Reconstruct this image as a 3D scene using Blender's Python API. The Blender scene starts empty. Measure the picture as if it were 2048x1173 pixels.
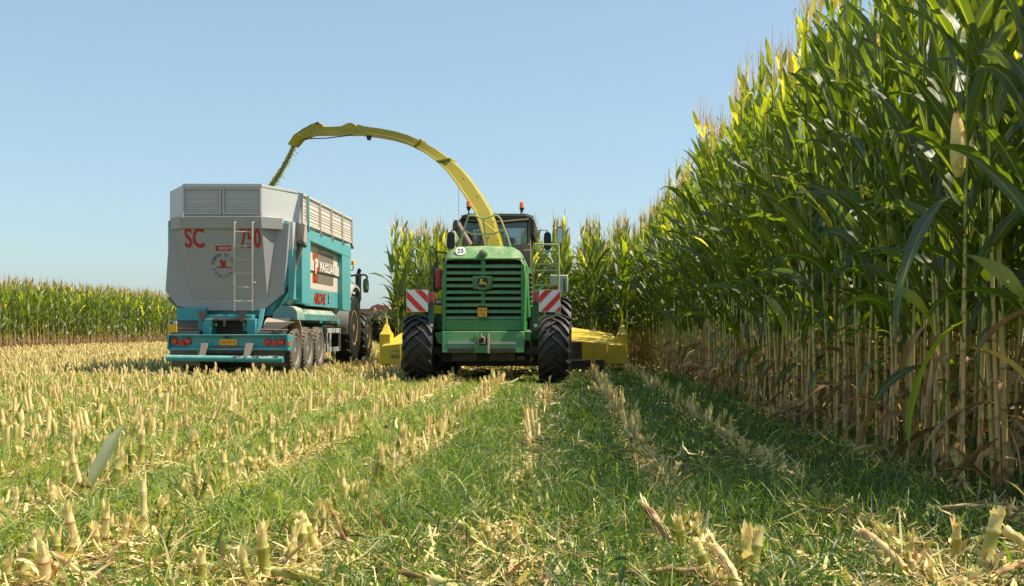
import bpy, math, random
import numpy as np
from mathutils import Vector, Matrix

R = math.radians
scene = bpy.context.scene
C = scene.collection

# ------------------------------------------------------------------ camera
CAMZ, F, VX, VY = 0.9, 2180.0, 1128.0, 658.0
cam_d = bpy.data.cameras.new("camera")
cam_d.sensor_width = 36.0
cam_d.lens = F / 2048 * 36.0
cam_d.shift_x = (1024 - VX) / 2048
cam_d.shift_y = (VY - 586.5) / 2048
cam_d.clip_start = 0.1
cam_d.clip_end = 6000
cam = bpy.data.objects.new("camera", cam_d)
cam.location = (0, 0, CAMZ)
cam.rotation_euler = (R(90), 0, 0)
C.objects.link(cam)
scene.camera = cam

# ------------------------------------------------------------------ sky + sun
SUN_EL, SUN_AZ = R(56.5), R(3)          # azimuth measured from +X towards +Y
world = bpy.data.worlds.new("World")
scene.world = world
world.use_nodes = True
wn = world.node_tree.nodes
wl = world.node_tree.links
bg = wn['Background']
sky = wn.new('ShaderNodeTexSky')
sky.sky_type = 'NISHITA'
sky.sun_disc = False
sky.sun_elevation = SUN_EL
sky.sun_rotation = math.pi / 2 - SUN_AZ
sky.altitude = 0
sky.air_density = 1.0
sky.dust_density = 1.25
sky.ozone_density = 1.5
tintn = wn.new('ShaderNodeMix'); tintn.data_type = 'RGBA'; tintn.blend_type = 'MULTIPLY'; tintn.inputs['Factor'].default_value = 1.0
tintn.inputs['B'].default_value = (0.84, 0.92, 0.88, 1)
wl.new(sky.outputs[0], tintn.inputs['A']); 
milk = wn.new('ShaderNodeMix'); milk.data_type = 'RGBA'; milk.inputs['Factor'].default_value = 0.40      # thin milky summer haze
milk.inputs['B'].default_value = (2.5, 3.35, 4.1, 1)
wl.new(tintn.outputs['Result'], milk.inputs['A']); wl.new(milk.outputs['Result'], bg.inputs[0])
bg.inputs[1].default_value = 0.132
sun_d = bpy.data.lights.new("sun", 'SUN')
sun_d.energy = 5.0
sun_d.angle = R(0.5)
sun_d.color = (1.0, 0.895, 0.71)
sun = bpy.data.objects.new("sun", sun_d)
C.objects.link(sun)
sdir = Vector((math.cos(SUN_EL) * math.cos(SUN_AZ), math.cos(SUN_EL) * math.sin(SUN_AZ), math.sin(SUN_EL)))
sun.rotation_euler = sdir.to_track_quat('Z', 'Y').to_euler()
scene.view_settings.view_transform = 'Standard'
scene.view_settings.look = 'None'
scene.view_settings.exposure = 0.55
scene.view_settings.gamma = 1.0
scene.cycles.max_bounces = 8
scene.cycles.transparent_max_bounces = 12

# ------------------------------------------------------------------ materials
def nodes_of(m):
    m.use_nodes = True
    return m.node_tree.nodes, m.node_tree.links

def paint(name, col, rough=0.4, metal=0.0, dust=0.35, dustcol=(0.42, 0.33, 0.22), scale=3.0, coat=0.0, bump=0.0):
    """painted or bare metal with settled dust on faces that look up and faint streaky wear"""
    m = bpy.data.materials.new(name)
    n, l = nodes_of(m)
    b = n['Principled BSDF']
    tc = n.new('ShaderNodeTexCoord')
    ns = n.new('ShaderNodeTexNoise'); ns.inputs['Scale'].default_value = scale; ns.inputs['Detail'].default_value = 8
    ns.inputs['Roughness'].default_value = 0.65
    mp = n.new('ShaderNodeMapping'); mp.inputs['Scale'].default_value = (1.6, 1.0, 0.45)
    l.new(tc.outputs['Object'], mp.inputs[0]); l.new(mp.outputs[0], ns.inputs['Vector'])
    geo = n.new('ShaderNodeNewGeometry'); sp = n.new('ShaderNodeSeparateXYZ'); l.new(geo.outputs['Normal'], sp.inputs[0])
    up = n.new('ShaderNodeMapRange'); up.inputs['From Min'].default_value = -0.1; up.inputs['From Max'].default_value = 1.0
    up.inputs['To Min'].default_value = 0.16; up.inputs['To Max'].default_value = 1.3
    l.new(sp.outputs['Z'], up.inputs['Value'])
    mr = n.new('ShaderNodeMapRange'); mr.inputs['From Min'].default_value = 0.32; mr.inputs['From Max'].default_value = 0.72
    mr.inputs['To Min'].default_value = 0.1; mr.inputs['To Max'].default_value = 1.0
    l.new(ns.outputs['Fac'], mr.inputs['Value'])
    mu = n.new('ShaderNodeMath'); mu.operation = 'MULTIPLY'; l.new(up.outputs[0], mu.inputs[0]); l.new(mr.outputs[0], mu.inputs[1])
    m2 = n.new('ShaderNodeMath'); m2.operation = 'MULTIPLY'; m2.inputs[1].default_value = dust; m2.use_clamp = True
    l.new(mu.outputs[0], m2.inputs[0])
    mx = n.new('ShaderNodeMix'); mx.data_type = 'RGBA'
    mx.inputs['A'].default_value = (*col, 1); mx.inputs['B'].default_value = (*dustcol, 1)
    l.new(m2.outputs[0], mx.inputs['Factor']); l.new(mx.outputs['Result'], b.inputs['Base Color'])
    rr = n.new('ShaderNodeMapRange'); rr.inputs['To Min'].default_value = rough; rr.inputs['To Max'].default_value = 0.85
    l.new(m2.outputs[0], rr.inputs['Value']); l.new(rr.outputs[0], b.inputs['Roughness'])
    b.inputs['Metallic'].default_value = metal
    b.inputs['Coat Weight'].default_value = coat
    if bump:
        bp = n.new('ShaderNodeBump'); bp.inputs['Strength'].default_value = bump; bp.inputs['Distance'].default_value = 0.01
        l.new(ns.outputs['Fac'], bp.inputs['Height']); l.new(bp.outputs[0], b.inputs['Normal'])
    return m

def glass(name, tint, alpha):
    m = bpy.data.materials.new(name)
    n, l = nodes_of(m)
    n.remove(n['Principled BSDF'])
    out = n['Material Output']
    tr = n.new('ShaderNodeBsdfTransparent'); tr.inputs[0].default_value = (*tint, 1)
    gl = n.new('ShaderNodeBsdfGlossy'); gl.inputs[0].default_value = (0.8, 0.85, 0.88, 1); gl.inputs['Roughness'].default_value = 0.06
    mx = n.new('ShaderNodeMixShader'); mx.inputs[0].default_value = alpha
    l.new(tr.outputs[0], mx.inputs[1]); l.new(gl.outputs[0], mx.inputs[2]); l.new(mx.outputs[0], out.inputs[0])
    return m

def ramp_node(n, stops):
    r = n.new('ShaderNodeValToRGB')
    e = r.color_ramp.elements
    while len(e) < len(stops): e.new(0.5)
    for i, (p, c) in enumerate(stops):
        e[i].position = p; e[i].color = (*c, 1)
    return r

PLANT_STOPS = [(0.0, (0.034, 0.057, 0.015)), (0.3, (0.062, 0.103, 0.017)), (0.5, (0.15, 0.20, 0.022)), (0.62, (0.44, 0.42, 0.08)),
               (0.75, (0.86, 0.71, 0.35)), (0.88, (0.50, 0.31, 0.14)), (1.0, (0.19, 0.105, 0.045))]

def plantmat(name, trans=0.35, midrib=False, rough=0.5, noise=0.12, nscale=6.0, tboost=1.0, spec=0.5, tcol=(2.9, 2.7, 0.8), stops=None):
    """blade-like foliage: per-blade tint attribute -> ramp, thin translucent"""
    m = bpy.data.materials.new(name)
    n, l = nodes_of(m)
    b = n['Principled BSDF']; out = n['Material Output']
    at = n.new('ShaderNodeAttribute'); at.attribute_name = 'tint'
    tc = n.new('ShaderNodeTexCoord')
    ns = n.new('ShaderNodeTexNoise'); ns.inputs['Scale'].default_value = nscale; ns.inputs['Detail'].default_value = 4
    l.new(tc.outputs['Object'], ns.inputs['Vector'])
    ad = n.new('ShaderNodeMath'); ad.operation = 'MULTIPLY_ADD'; ad.inputs[1].default_value = noise * 2; 
    l.new(ns.outputs['Fac'], ad.inputs[0]); 
    sb = n.new('ShaderNodeMath'); sb.operation = 'SUBTRACT'; sb.inputs[1].default_value = noise
    l.new(at.outputs['Fac'], sb.inputs[0]); l.new(sb.outputs[0], ad.inputs[2])
    rp = ramp_node(n, stops or PLANT_STOPS); l.new(ad.outputs[0], rp.inputs[0])
    col = rp.outputs[0]
    if midrib:
        uv = n.new('ShaderNodeUVMap'); uv.uv_map = 'uv'
        sx = n.new('ShaderNodeSeparateXYZ'); l.new(uv.outputs[0], sx.inputs[0])
        d = n.new('ShaderNodeMath'); d.operation = 'SUBTRACT'; d.inputs[1].default_value = 0.5; l.new(sx.outputs['X'], d.inputs[0])
        a = n.new('ShaderNodeMath'); a.operation = 'ABSOLUTE'; l.new(d.outputs[0], a.inputs[0])
        g = n.new('ShaderNodeMapRange'); g.inputs['From Min'].default_value = 0.035; g.inputs['From Max'].default_value = 0.075
        g.inputs['To Min'].default_value = 0.32; g.inputs['To Max'].default_value = 0.0; l.new(a.outputs[0], g.inputs['Value'])
        # fine parallel veins
        wv = n.new('ShaderNodeMath'); wv.operation = 'MULTIPLY'; wv.inputs[1].default_value = 130.0; l.new(sx.outputs['X'], wv.inputs[0])
        sn = n.new('ShaderNodeMath'); sn.operation = 'SINE'; l.new(wv.outputs[0], sn.inputs[0])
        bp = n.new('ShaderNodeBump'); bp.inputs['Strength'].default_value = 0.25; bp.inputs['Distance'].default_value = 0.002
        l.new(sn.outputs[0], bp.inputs['Height']); l.new(bp.outputs[0], b.inputs['Normal'])
        mx = n.new('ShaderNodeMix'); mx.data_type = 'RGBA'; mx.inputs['B'].default_value = (0.34, 0.42, 0.13, 1)
        l.new(g.outputs[0], mx.inputs['Factor']); l.new(col, mx.inputs['A']); col = mx.outputs['Result']
    l.new(col, b.inputs['Base Color'])
    b.inputs['Roughness'].default_value = rough
    b.inputs['Specular IOR Level'].default_value = spec
    tr = n.new('ShaderNodeBsdfTranslucent')
    hs = n.new('ShaderNodeMix'); hs.data_type = 'RGBA'; hs.blend_type = 'MULTIPLY'; hs.inputs['Factor'].default_value = 1.0
    hs.inputs['B'].default_value = (tcol[0] * tboost, tcol[1] * tboost, tcol[2] * tboost, 1)
    l.new(col, hs.inputs['A']); l.new(hs.outputs['Result'], tr.inputs[0])
    ms = n.new('ShaderNodeMixShader'); ms.inputs[0].default_value = trans
    l.new(b.outputs[0], ms.inputs[1]); l.new(tr.outputs[0], ms.inputs[2]); l.new(ms.outputs[0], out.inputs[0])
    return m

def stalkmat(name):
    """maize stalk: tan and brown low down, yellow green higher up, darker joints"""
    m = bpy.data.materials.new(name)
    n, l = nodes_of(m)
    b = n['Principled BSDF']
    tc = n.new('ShaderNodeTexCoord'); sx = n.new('ShaderNodeSeparateXYZ'); l.new(tc.outputs['Object'], sx.inputs[0])
    oi = n.new('ShaderNodeObjectInfo')
    ns = n.new('ShaderNodeTexNoise'); ns.inputs['Scale'].default_value = 2.3; ns.inputs['Detail'].default_value = 5
    l.new(tc.outputs['Object'], ns.inputs['Vector'])
    a1 = n.new('ShaderNodeMath'); a1.operation = 'MULTIPLY_ADD'; a1.inputs[1].default_value = 1.6; l.new(ns.outputs['Fac'], a1.inputs[0]); l.new(sx.outputs['Z'], a1.inputs[2])
    a2 = n.new('ShaderNodeMath'); a2.operation = 'MULTIPLY_ADD'; a2.inputs[1].default_value = 0.8; l.new(oi.outputs['Random'], a2.inputs[0]); l.new(a1.outputs[0], a2.inputs[2])
    mr = n.new('ShaderNodeMapRange'); mr.inputs['From Min'].default_value = 0.3; mr.inputs['From Max'].default_value = 3.4; l.new(a2.outputs[0], mr.inputs['Value'])
    rp = ramp_node(n, [(0.0, (0.36, 0.18, 0.07)), (0.28, (0.64, 0.37, 0.15)), (0.5, (0.68, 0.50, 0.16)), (0.66, (0.50, 0.52, 0.11)), (1.0, (0.20, 0.30, 0.05))])
    l.new(mr.outputs[0], rp.inputs[0])
    at = n.new('ShaderNodeAttribute'); at.attribute_name = 'tint'
    mx = n.new('ShaderNodeMix'); mx.data_type = 'RGBA'; mx.inputs['B'].default_value = (0.10, 0.075, 0.03, 1)
    mf = n.new('ShaderNodeMath'); mf.operation = 'MULTIPLY'; mf.inputs[1].default_value = 0.75; l.new(at.outputs['Fac'], mf.inputs[0])
    l.new(mf.outputs[0], mx.inputs['Factor']); l.new(rp.outputs[0], mx.inputs['A'])
    l.new(mx.outputs['Result'], b.inputs['Base Color'])
    b.inputs['Roughness'].default_value = 0.42
    return m

M = {}
M['green'] = paint('harvester green paint', (0.014, 0.205, 0.048), 0.33, dust=0.8, dustcol=(0.38, 0.40, 0.20))
M['dgreen'] = paint('dark green paint', (0.008, 0.085, 0.026), 0.4, dust=0.35)
M['yellow'] = paint('harvester yellow paint', (0.68, 0.49, 0.012), 0.35, dust=0.6, dustcol=(0.36, 0.27, 0.10), scale=5)
M['chute'] = paint('spout yellow paint', (0.41, 0.325, 0.012), 0.4, dust=0.75, dustcol=(0.28, 0.23, 0.08), scale=5)
M['yrail'] = paint('dusty rail paint', (0.34, 0.40, 0.17), 0.45, dust=0.6, dustcol=(0.5, 0.42, 0.24))
M['black'] = paint('black plastic', (0.018, 0.018, 0.018), 0.5, dust=0.14)
M['rubber'] = paint('tyre rubber', (0.016, 0.016, 0.017), 0.50, dust=0.32, dustcol=(0.20, 0.16, 0.11), scale=7, bump=0.3)
M['truckrubber'] = paint('dusty tyre rubber', (0.095, 0.085, 0.075), 0.8, dust=0.6, scale=9)
M['mesh'] = paint('dark radiator mesh', (0.035, 0.022, 0.014), 0.8, dust=0.4, scale=12)
M['darkmetal'] = paint('oily dark metal', (0.045, 0.042, 0.035), 0.55, dust=0.45)
M['brownpost'] = paint('brown grey post', (0.17, 0.135, 0.105), 0.55, dust=0.4)
M['exhaust'] = paint('burnt exhaust steel', (0.15, 0.105, 0.085), 0.5, metal=0.5, dust=0.3, scale=8)
M['grey'] = paint('trailer grey paint', (0.35, 0.345, 0.335), 0.42, dust=0.75, dustcol=(0.30, 0.24, 0.18), scale=2.2, bump=0.08)
M['lgrey'] = paint('pale grey paint', (0.50, 0.51, 0.50), 0.4, dust=0.30, dustcol=(0.40, 0.34, 0.27), scale=1.6)
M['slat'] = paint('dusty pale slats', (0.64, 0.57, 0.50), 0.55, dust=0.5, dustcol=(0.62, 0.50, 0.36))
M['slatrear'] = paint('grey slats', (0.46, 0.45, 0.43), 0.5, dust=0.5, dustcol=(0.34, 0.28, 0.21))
M['teal'] = paint('teal paint', (0.022, 0.30, 0.325), 0.38, dust=0.75, dustcol=(0.40, 0.50, 0.46), scale=2)
M['tealsunlit'] = paint('teal paint with painted sunlight', (0.075, 0.36, 0.38), 0.42, dust=0.7, dustcol=(0.45, 0.52, 0.48), scale=2)  # lighter copy of teal: sunlight on the trailer side painted into the colour
M['tealdust'] = paint('dusty teal paint', (0.03, 0.24, 0.24), 0.5, dust=1.15, dustcol=(0.50, 0.42, 0.28), scale=2)
M['ladder'] = paint('dusty galvanised ladder', (0.50, 0.44, 0.37), 0.5, metal=0.2, dust=0.5)
M['flap'] = paint('grey plastic mudguard', (0.13, 0.125, 0.115), 0.55, dust=0.5)
M['mud'] = paint('dusty pink mudguard', (0.46, 0.34, 0.26), 0.6, dust=0.6)
M['red'] = paint('sign red', (0.75, 0.022, 0.012), 0.35, dust=0.05)
M['white'] = paint('sign white', (0.84, 0.82, 0.79), 0.4, dust=0.10)
M['redlens'] = paint('red lamp lens', (0.50, 0.022, 0.012), 0.15, dust=0.12, coat=0.5)
M['orangelens'] = paint('orange lamp lens', (0.62, 0.10, 0.02), 0.2, dust=0.1, coat=0.4)
M['beacon'] = paint('orange beacon lens', (0.95, 0.20, 0.01), 0.15, dust=0.05, coat=0.6)
M['amber'] = paint('amber beacon lens', (0.95, 0.55, 0.02), 0.15, dust=0.05, coat=0.6)
M['plate'] = paint('orange plate', (0.82, 0.42, 0.02), 0.4, dust=0.15)
M['ink'] = paint('black lettering', (0.02, 0.02, 0.02), 0.5, dust=0.1)
M['greyink'] = paint('grey lettering', (0.12, 0.115, 0.11), 0.5, dust=0.2)
M['redink'] = paint('red lettering', (0.42, 0.018, 0.014), 0.4, dust=0.15)
M['brownblock'] = paint('brown logo field', (0.20, 0.165, 0.135), 0.5, dust=0.2)
M['rimgold'] = paint('ochre wheel rim', (0.36, 0.23, 0.05), 0.45, dust=0.5)
M['rimgrey'] = paint('dusty steel rim', (0.42, 0.40, 0.38), 0.5, metal=0.3, dust=0.5)
M['rimyellow'] = paint('yellow wheel rim', (0.72, 0.52, 0.02), 0.4, dust=0.3)
M['cabglass'] = glass('tinted cab glass', (0.42, 0.50, 0.50), 0.10)
M['mirrorglass'] = paint('mirror glass', (0.30, 0.38, 0.36), 0.05, metal=0.9, dust=0.05)
M['skin'] = paint('seat cloth', (0.03, 0.03, 0.032), 0.8, dust=0.1)
M['tractorhood'] = paint('yellow green tractor paint', (0.36, 0.42, 0.05), 0.35, dust=0.4)
M['silver'] = paint('grey tractor mudguard', (0.50, 0.49, 0.47), 0.35, dust=0.45)
M['straw'] = plantmat('cut straw and green blades', 0.22, rough=0.6, tcol=(1.5, 1.35, 0.8))
GRASS_STOPS = [(0.0, (0.022, 0.056, 0.016)), (0.3, (0.062, 0.130, 0.020)), (0.5, (0.20, 0.27, 0.030)), (0.62, (0.34, 0.38, 0.08)), (0.75, (0.62, 0.52, 0.29)), (0.88, (0.44, 0.28, 0.16)), (1.0, (0.14, 0.08, 0.05))]
M['grassblade'] = plantmat('weed grass blades', 0.38, rough=0.42, noise=0.10, nscale=2.2, stops=GRASS_STOPS, tcol=(2.3, 2.3, 0.8))
M['maizeleaf'] = plantmat('maize leaf', 0.37, midrib=True, rough=0.40, noise=0.09, nscale=5.0, spec=0.9, tcol=(4.8, 4.2, 0.7))
M['tassel'] = plantmat('maize tassel', 0.3, rough=0.6, noise=0.05, tcol=(1.5, 1.3, 1.0))
M['husk'] = plantmat('maize ear husk', 0.2, rough=0.5, noise=0.1, nscale=14)
M['stalk'] = stalkmat('maize stalk skin')
# ------------------------------------------------------------------ helpers
ORG = {}

def tag(o, label=None, cat=None, group=None, kind=None):
    if label: o['label'] = label
    if cat: o['category'] = cat
    if group: o['group'] = group
    if kind: o['kind'] = kind
    return o

def empty(name, loc, label, cat, group=None, rz=0.0):
    o = bpy.data.objects.new(name, None)
    o.location = loc; o.rotation_euler = (0, 0, rz)
    o.empty_display_size = 0.2
    C.objects.link(o)
    ORG[o] = Vector(loc)
    return tag(o, label, cat, group)

def P(px, py, D):
    return Vector(((px - VX) * D / F, D, CAMZ + (VY - py) * D / F))

class MB:
    def __init__(s): s.v = []; s.f = []; s.m = []
    def add(s, vs, fs, mat=0):
        b = len(s.v); s.v += [Vector(v) for v in vs]
        for f in fs: s.f.append([b + i for i in f]); s.m.append(mat)
        return s
    def box(s, x0, x1, y0, y1, z0, z1, mat=0):
        if x0 > x1: x0, x1 = x1, x0
        if y0 > y1: y0, y1 = y1, y0
        if z0 > z1: z0, z1 = z1, z0
        return s.hexa([(x0, y0, z0), (x1, y0, z0), (x1, y1, z0), (x0, y1, z0), (x0, y0, z1), (x1, y0, z1), (x1, y1, z1), (x0, y1, z1)], mat)
    def hexa(s, p, mat=0):
        return s.add(p, [(0, 3, 2, 1), (4, 5, 6, 7), (0, 1, 5, 4), (1, 2, 6, 5), (2, 3, 7, 6), (3, 0, 4, 7)], mat)
    def pbox(s, px0, py0, px1, py1, D, D2, mat=0):
        a = P(px0, py0, D); b = P(px1, py1, D)
        return s.box(a.x, b.x, D, D2, a.z, b.z, mat)
    def loft(s, rings, mat=0, closed=True, cap0=True, cap1=True):
        n = len(rings[0]); vs = [v for r in rings for v in r]; fs = []
        for k in range(len(rings) - 1):
            for i in range(n if closed else n - 1):
                j = (i + 1) % n
                fs.append((k * n + i, k * n + j, (k + 1) * n + j, (k + 1) * n + i))
        if cap0: fs.append(tuple(reversed(range(n))))
        if cap1: fs.append(tuple((len(rings) - 1) * n + i for i in range(n)))
        return s.add(vs, fs, mat)
    def prism(s, pts, off, mat=0):
        """closed 3D polygon pushed along off"""
        off = Vector(off); a = [Vector(p) for p in pts]
        return s.loft([a, [p + off for p in a]], mat)
    def tube(s, pts, r, n=8, mat=0, r1=None):
        pts = [Vector(p) for p in pts]; rings = []
        up = Vector((0, 0, 1))
        t0 = (pts[1] - pts[0]).normalized()
        if abs(t0.dot(up)) > 0.9: up = Vector((0, 1, 0))
        side = t0.cross(up).normalized()
        for i, p in enumerate(pts):
            if i == 0: t = pts[1] - pts[0]
            elif i == len(pts) - 1: t = pts[-1] - pts[-2]
            else: t = (pts[i + 1] - p).normalized() + (p - pts[i - 1]).normalized()
            t.normalize()
            side = (side - t * side.dot(t)).normalized(); w = t.cross(side)
            rr = r if r1 is None else r + (r1 - r) * i / (len(pts) - 1)
            rings.append([p + side * (rr * math.cos(2 * math.pi * k / n)) + w * (rr * math.sin(2 * math.pi * k / n)) for k in range(n)])
        return s.loft(rings, mat)
    def lathe(s, prof, c, axis='X', n=32, mat=0):
        """prof: (radius, along axis)"""
        c = Vector(c); rings = []
        for r, a in prof:
            ring = []
            for k in range(n):
                t = 2 * math.pi * k / n; u, w = r * math.cos(t), r * math.sin(t)
                ring.append(c + (Vector((a, u, w)) if axis == 'X' else Vector((u, a, w)) if axis == 'Y' else Vector((u, w, a))))
            rings.append(ring)
        return s.loft(rings, mat)
    def text(s, body, c, right, up, h, mat=0, bold=0.0, width=None, ext=0.003, slant=0.0):
        cu = bpy.data.curves.new('t', 'FONT'); cu.body = body; cu.size = 1.0; cu.extrude = 0.0; cu.offset = bold
        cu.align_x = 'CENTER'; cu.shear = slant; cu.resolution_u = 3
        o = bpy.data.objects.new('t', cu); C.objects.link(o)
        me = bpy.data.meshes.new_from_object(o)
        vs = [v.co.copy() for v in me.vertices]; fs = [tuple(p.vertices) for p in me.polygons]
        bpy.data.objects.remove(o); bpy.data.curves.remove(cu); bpy.data.meshes.remove(me)
        x0 = min(v.x for v in vs); x1 = max(v.x for v in vs); y0 = min(v.y for v in vs); y1 = max(v.y for v in vs)
        ky = h / (y1 - y0); kx = (width / (x1 - x0)) if width else ky
        right = Vector(right).normalized(); up = Vector(up).normalized(); c = Vector(c)
        nrm = right.cross(up)
        s.add([c + right * ((v.x - (x0 + x1) / 2) * kx) + up * ((v.y - (y0 + y1) / 2) * ky) + nrm * ext for v in vs], fs, mat)
        return s
    def build(s, name, mats, parent=None, bevel=0.0, seg=2, smooth=True, label=None, angle=38):
        me = bpy.data.meshes.new(name)
        root = parent
        while root is not None and root.parent is not None: root = root.parent
        off = ORG.get(root, Vector((0, 0, 0))) if root is not None else Vector((0, 0, 0))
        me.from_pydata([v - off for v in s.v], [], s.f)
        if not isinstance(mats, (list, tuple)): mats = [mats]
        for m in mats: me.materials.append(m if not isinstance(m, str) else M[m])
        me.polygons.foreach_set('material_index', s.m)
        if smooth:
            me.polygons.foreach_set('use_smooth', [True] * len(me.polygons))
            me.set_sharp_from_angle(angle=R(angle))
        me.update()
        o = bpy.data.objects.new(name, me); C.objects.link(o)
        if parent is not None: o.parent = parent
        if bevel:
            b = o.modifiers.new('bevel', 'BEVEL'); b.width = bevel; b.segments = seg; b.limit_method = 'ANGLE'; b.angle_limit = R(40)
            b.harden_normals = False
        if label: o['label'] = label
        return o

def wheel(parent, c, Ro, W, side, mat_tyre, mat_rim, rimR, lugs=20, style='ag', rimdisc=0.05, chev=1):
    """wheel (rim, disc, hub) with its tyre as a child; axis along X"""
    c = Vector(c); m = MB()
    h = W / 2
    o = side
    prof = [(rimR * 0.30, o * (h - 0.06)), (rimR * 0.34, o * (h - rimdisc)), (rimR * 0.62, o * (h - rimdisc - 0.02)), (rimR * 0.72, o * (h - rimdisc - 0.07)),
            (rimR * 0.90, o * (h - rimdisc - 0.07)), (rimR * 0.93, o * (h - 0.015)), (rimR * 1.02, o * (h - 0.008)), (rimR * 1.02, -o * (h - 0.03)), (rimR * 0.5, -o * (h - 0.05))]
    m.lathe(prof, c, 'X', 28)
    for k in range(8):
        t = 2 * math.pi * k / 8
        cc = c + Vector((o * (h - rimdisc + 0.005), rimR * 0.5 * math.cos(t), rimR * 0.5 * math.sin(t)))
        m.lathe([(0.016, -0.01), (0.016, 0.012)], cc, 'X', 6)
    m.lathe([(rimR * 0.22, -0.03), (rimR * 0.2, 0.05), (rimR * 0.1, 0.06)], c + Vector((o * (h - 0.08), 0, 0)), 'X', 16)
    w = m.build('wheel', mat_rim, parent)
    t_ = MB()
    d = 0.055 if style == 'ag' else 0.018
    Rb = Ro - d
    prof = [(rimR, -h + 0.03), (rimR + 0.02, -h + 0.01), ((rimR + Rb) / 2, -h - 0.012), (Rb - 0.05, -h + 0.0), (Rb - 0.015, -h * 0.86), (Rb, -h * 0.55), (Rb + 0.004, 0),
            (Rb, h * 0.55), (Rb - 0.015, h * 0.86), (Rb - 0.05, h), ((rimR + Rb) / 2, h + 0.012), (rimR + 0.02, h - 0.01), (rimR, h - 0.03)]
    t_.lathe(prof, c, 'X', 56)
    def pt(a, x, r): return c + Vector((x, r * math.cos(a), r * math.sin(a)))
    if style == 'ag':
        da = 0.62 * W / Ro * chev; th = 0.040 / Ro
        for k in range(lugs):
            for sd in (-1, 1):
                a0 = 2 * math.pi * (k + (0.5 if sd > 0 else 0)) / lugs
                xs = [-0.05 * 0.5, 0.38 * h, 0.75 * h, 1.0 * h]
                aa = [0, 0.32 * da, 0.70 * da, 1.0 * da]
                rt = [Ro, Ro - 0.002, Ro - 0.012, Ro - 0.04]
                rb = [Rb - 0.02, Rb - 0.02, Rb - 0.03, Rb - 0.09]
                wd = [0.8, 0.9, 1.05, 1.35]
                rings = []
                for x, a, r1, r0, w_ in zip(xs, aa, rt, rb, wd):
                    a1 = a0 + a; tt = th * w_
                    rings.append([pt(a1 - tt, sd * x, r0), pt(a1 - tt * 0.72, sd * x, r1), pt(a1 + tt * 0.72, sd * x, r1), pt(a1 + tt, sd * x, r0)])
                if sd < 0: rings = [list(reversed(r)) for r in rings]
                t_.loft(rings)
    else:
        for k in range(lugs):
            for x0, x1, ph in ((-h * 0.98, -h * 0.62, 0), (-h * 0.5, -h * 0.06, 0.5), (h * 0.06, h * 0.5, 0), (h * 0.62, h * 0.98, 0.5)):
                a0 = 2 * math.pi * (k + ph) / lugs; tt = math.pi / lugs * 0.62
                out = max(abs(x0), abs(x1)) > 0.8 * h
                rt = Ro - (0.008 if out else 0)
                t_.loft([[pt(a0 - tt, x, Rb - 0.03), pt(a0 - tt, x, rt if abs(x) < 0.9 * h else rt - 0.01), pt(a0 + tt, x, rt if abs(x) < 0.9 * h else rt - 0.01), pt(a0 + tt, x, Rb - 0.03)] for x in (x0, x1)])
    t_.build('tyre', mat_tyre, w)
    return w

# ------------------------------------------------------------------ numpy vegetation builder
class VM:
    """quads only, with a per-vertex tint and uv"""
    def __init__(s): s.v = []; s.f = []; s.t = []; s.uv = []; s.mi = []; s.n = 0
    def add(s, v, f, t, uv=None, mi=0):
        s.v.append(v.reshape(-1, 3)); s.f.append(f.reshape(-1, 4) + s.n)
        nv = s.v[-1].shape[0]
        s.t.append(np.broadcast_to(np.asarray(t, float).reshape(-1), (nv,)) if np.size(t) in (1, nv) else t)
        s.uv.append(uv.reshape(-1, 2) if uv is not None else np.zeros((nv, 2)))
        s.mi.append(np.full(s.f[-1].shape[0], mi)); s.n += nv
    def cat(s):
        if len(s.v) > 1:
            s.v = [np.concatenate(s.v)]; s.f = [np.concatenate(s.f)]; s.t = [np.concatenate(s.t)]; s.uv = [np.concatenate(s.uv)]; s.mi = [np.concatenate(s.mi)]
        return s.v[0], s.f[0], s.t[0], s.uv[0], s.mi[0]
    def mesh(s, name, mats, smooth=True):
        v, f, t, uv, mi = s.cat()
        me = bpy.data.meshes.new(name)
        nf = len(f)
        me.vertices.add(len(v)); me.vertices.foreach_set('co', v.astype(np.float32).ravel())
        me.loops.add(nf * 4); me.loops.foreach_set('vertex_index', f.astype(np.int32).ravel())
        me.polygons.add(nf); me.polygons.foreach_set('loop_start', np.arange(0, nf * 4, 4, dtype=np.int32))
        me.polygons.foreach_set('material_index', mi.astype(np.int32))
        me.polygons.foreach_set('use_smooth', np.full(nf, smooth))
        me.update(calc_edges=True)
        a = me.attributes.new('tint', 'FLOAT', 'POINT'); a.data.foreach_set('value', t.astype(np.float32))
        ul = me.uv_layers.new(name='uv'); ul.data.foreach_set('uv', uv[f.ravel()].astype(np.float32).ravel())
        for m in mats: me.materials.append(M[m] if isinstance(m, str) else m)
        me.validate()
        return me
    def obj(s, name, mats, parent=None, smooth=True):
        o = bpy.data.objects.new(name, s.mesh(name, mats, smooth)); C.objects.link(o)
        if parent is not None: o.parent = parent
        return o

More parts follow.
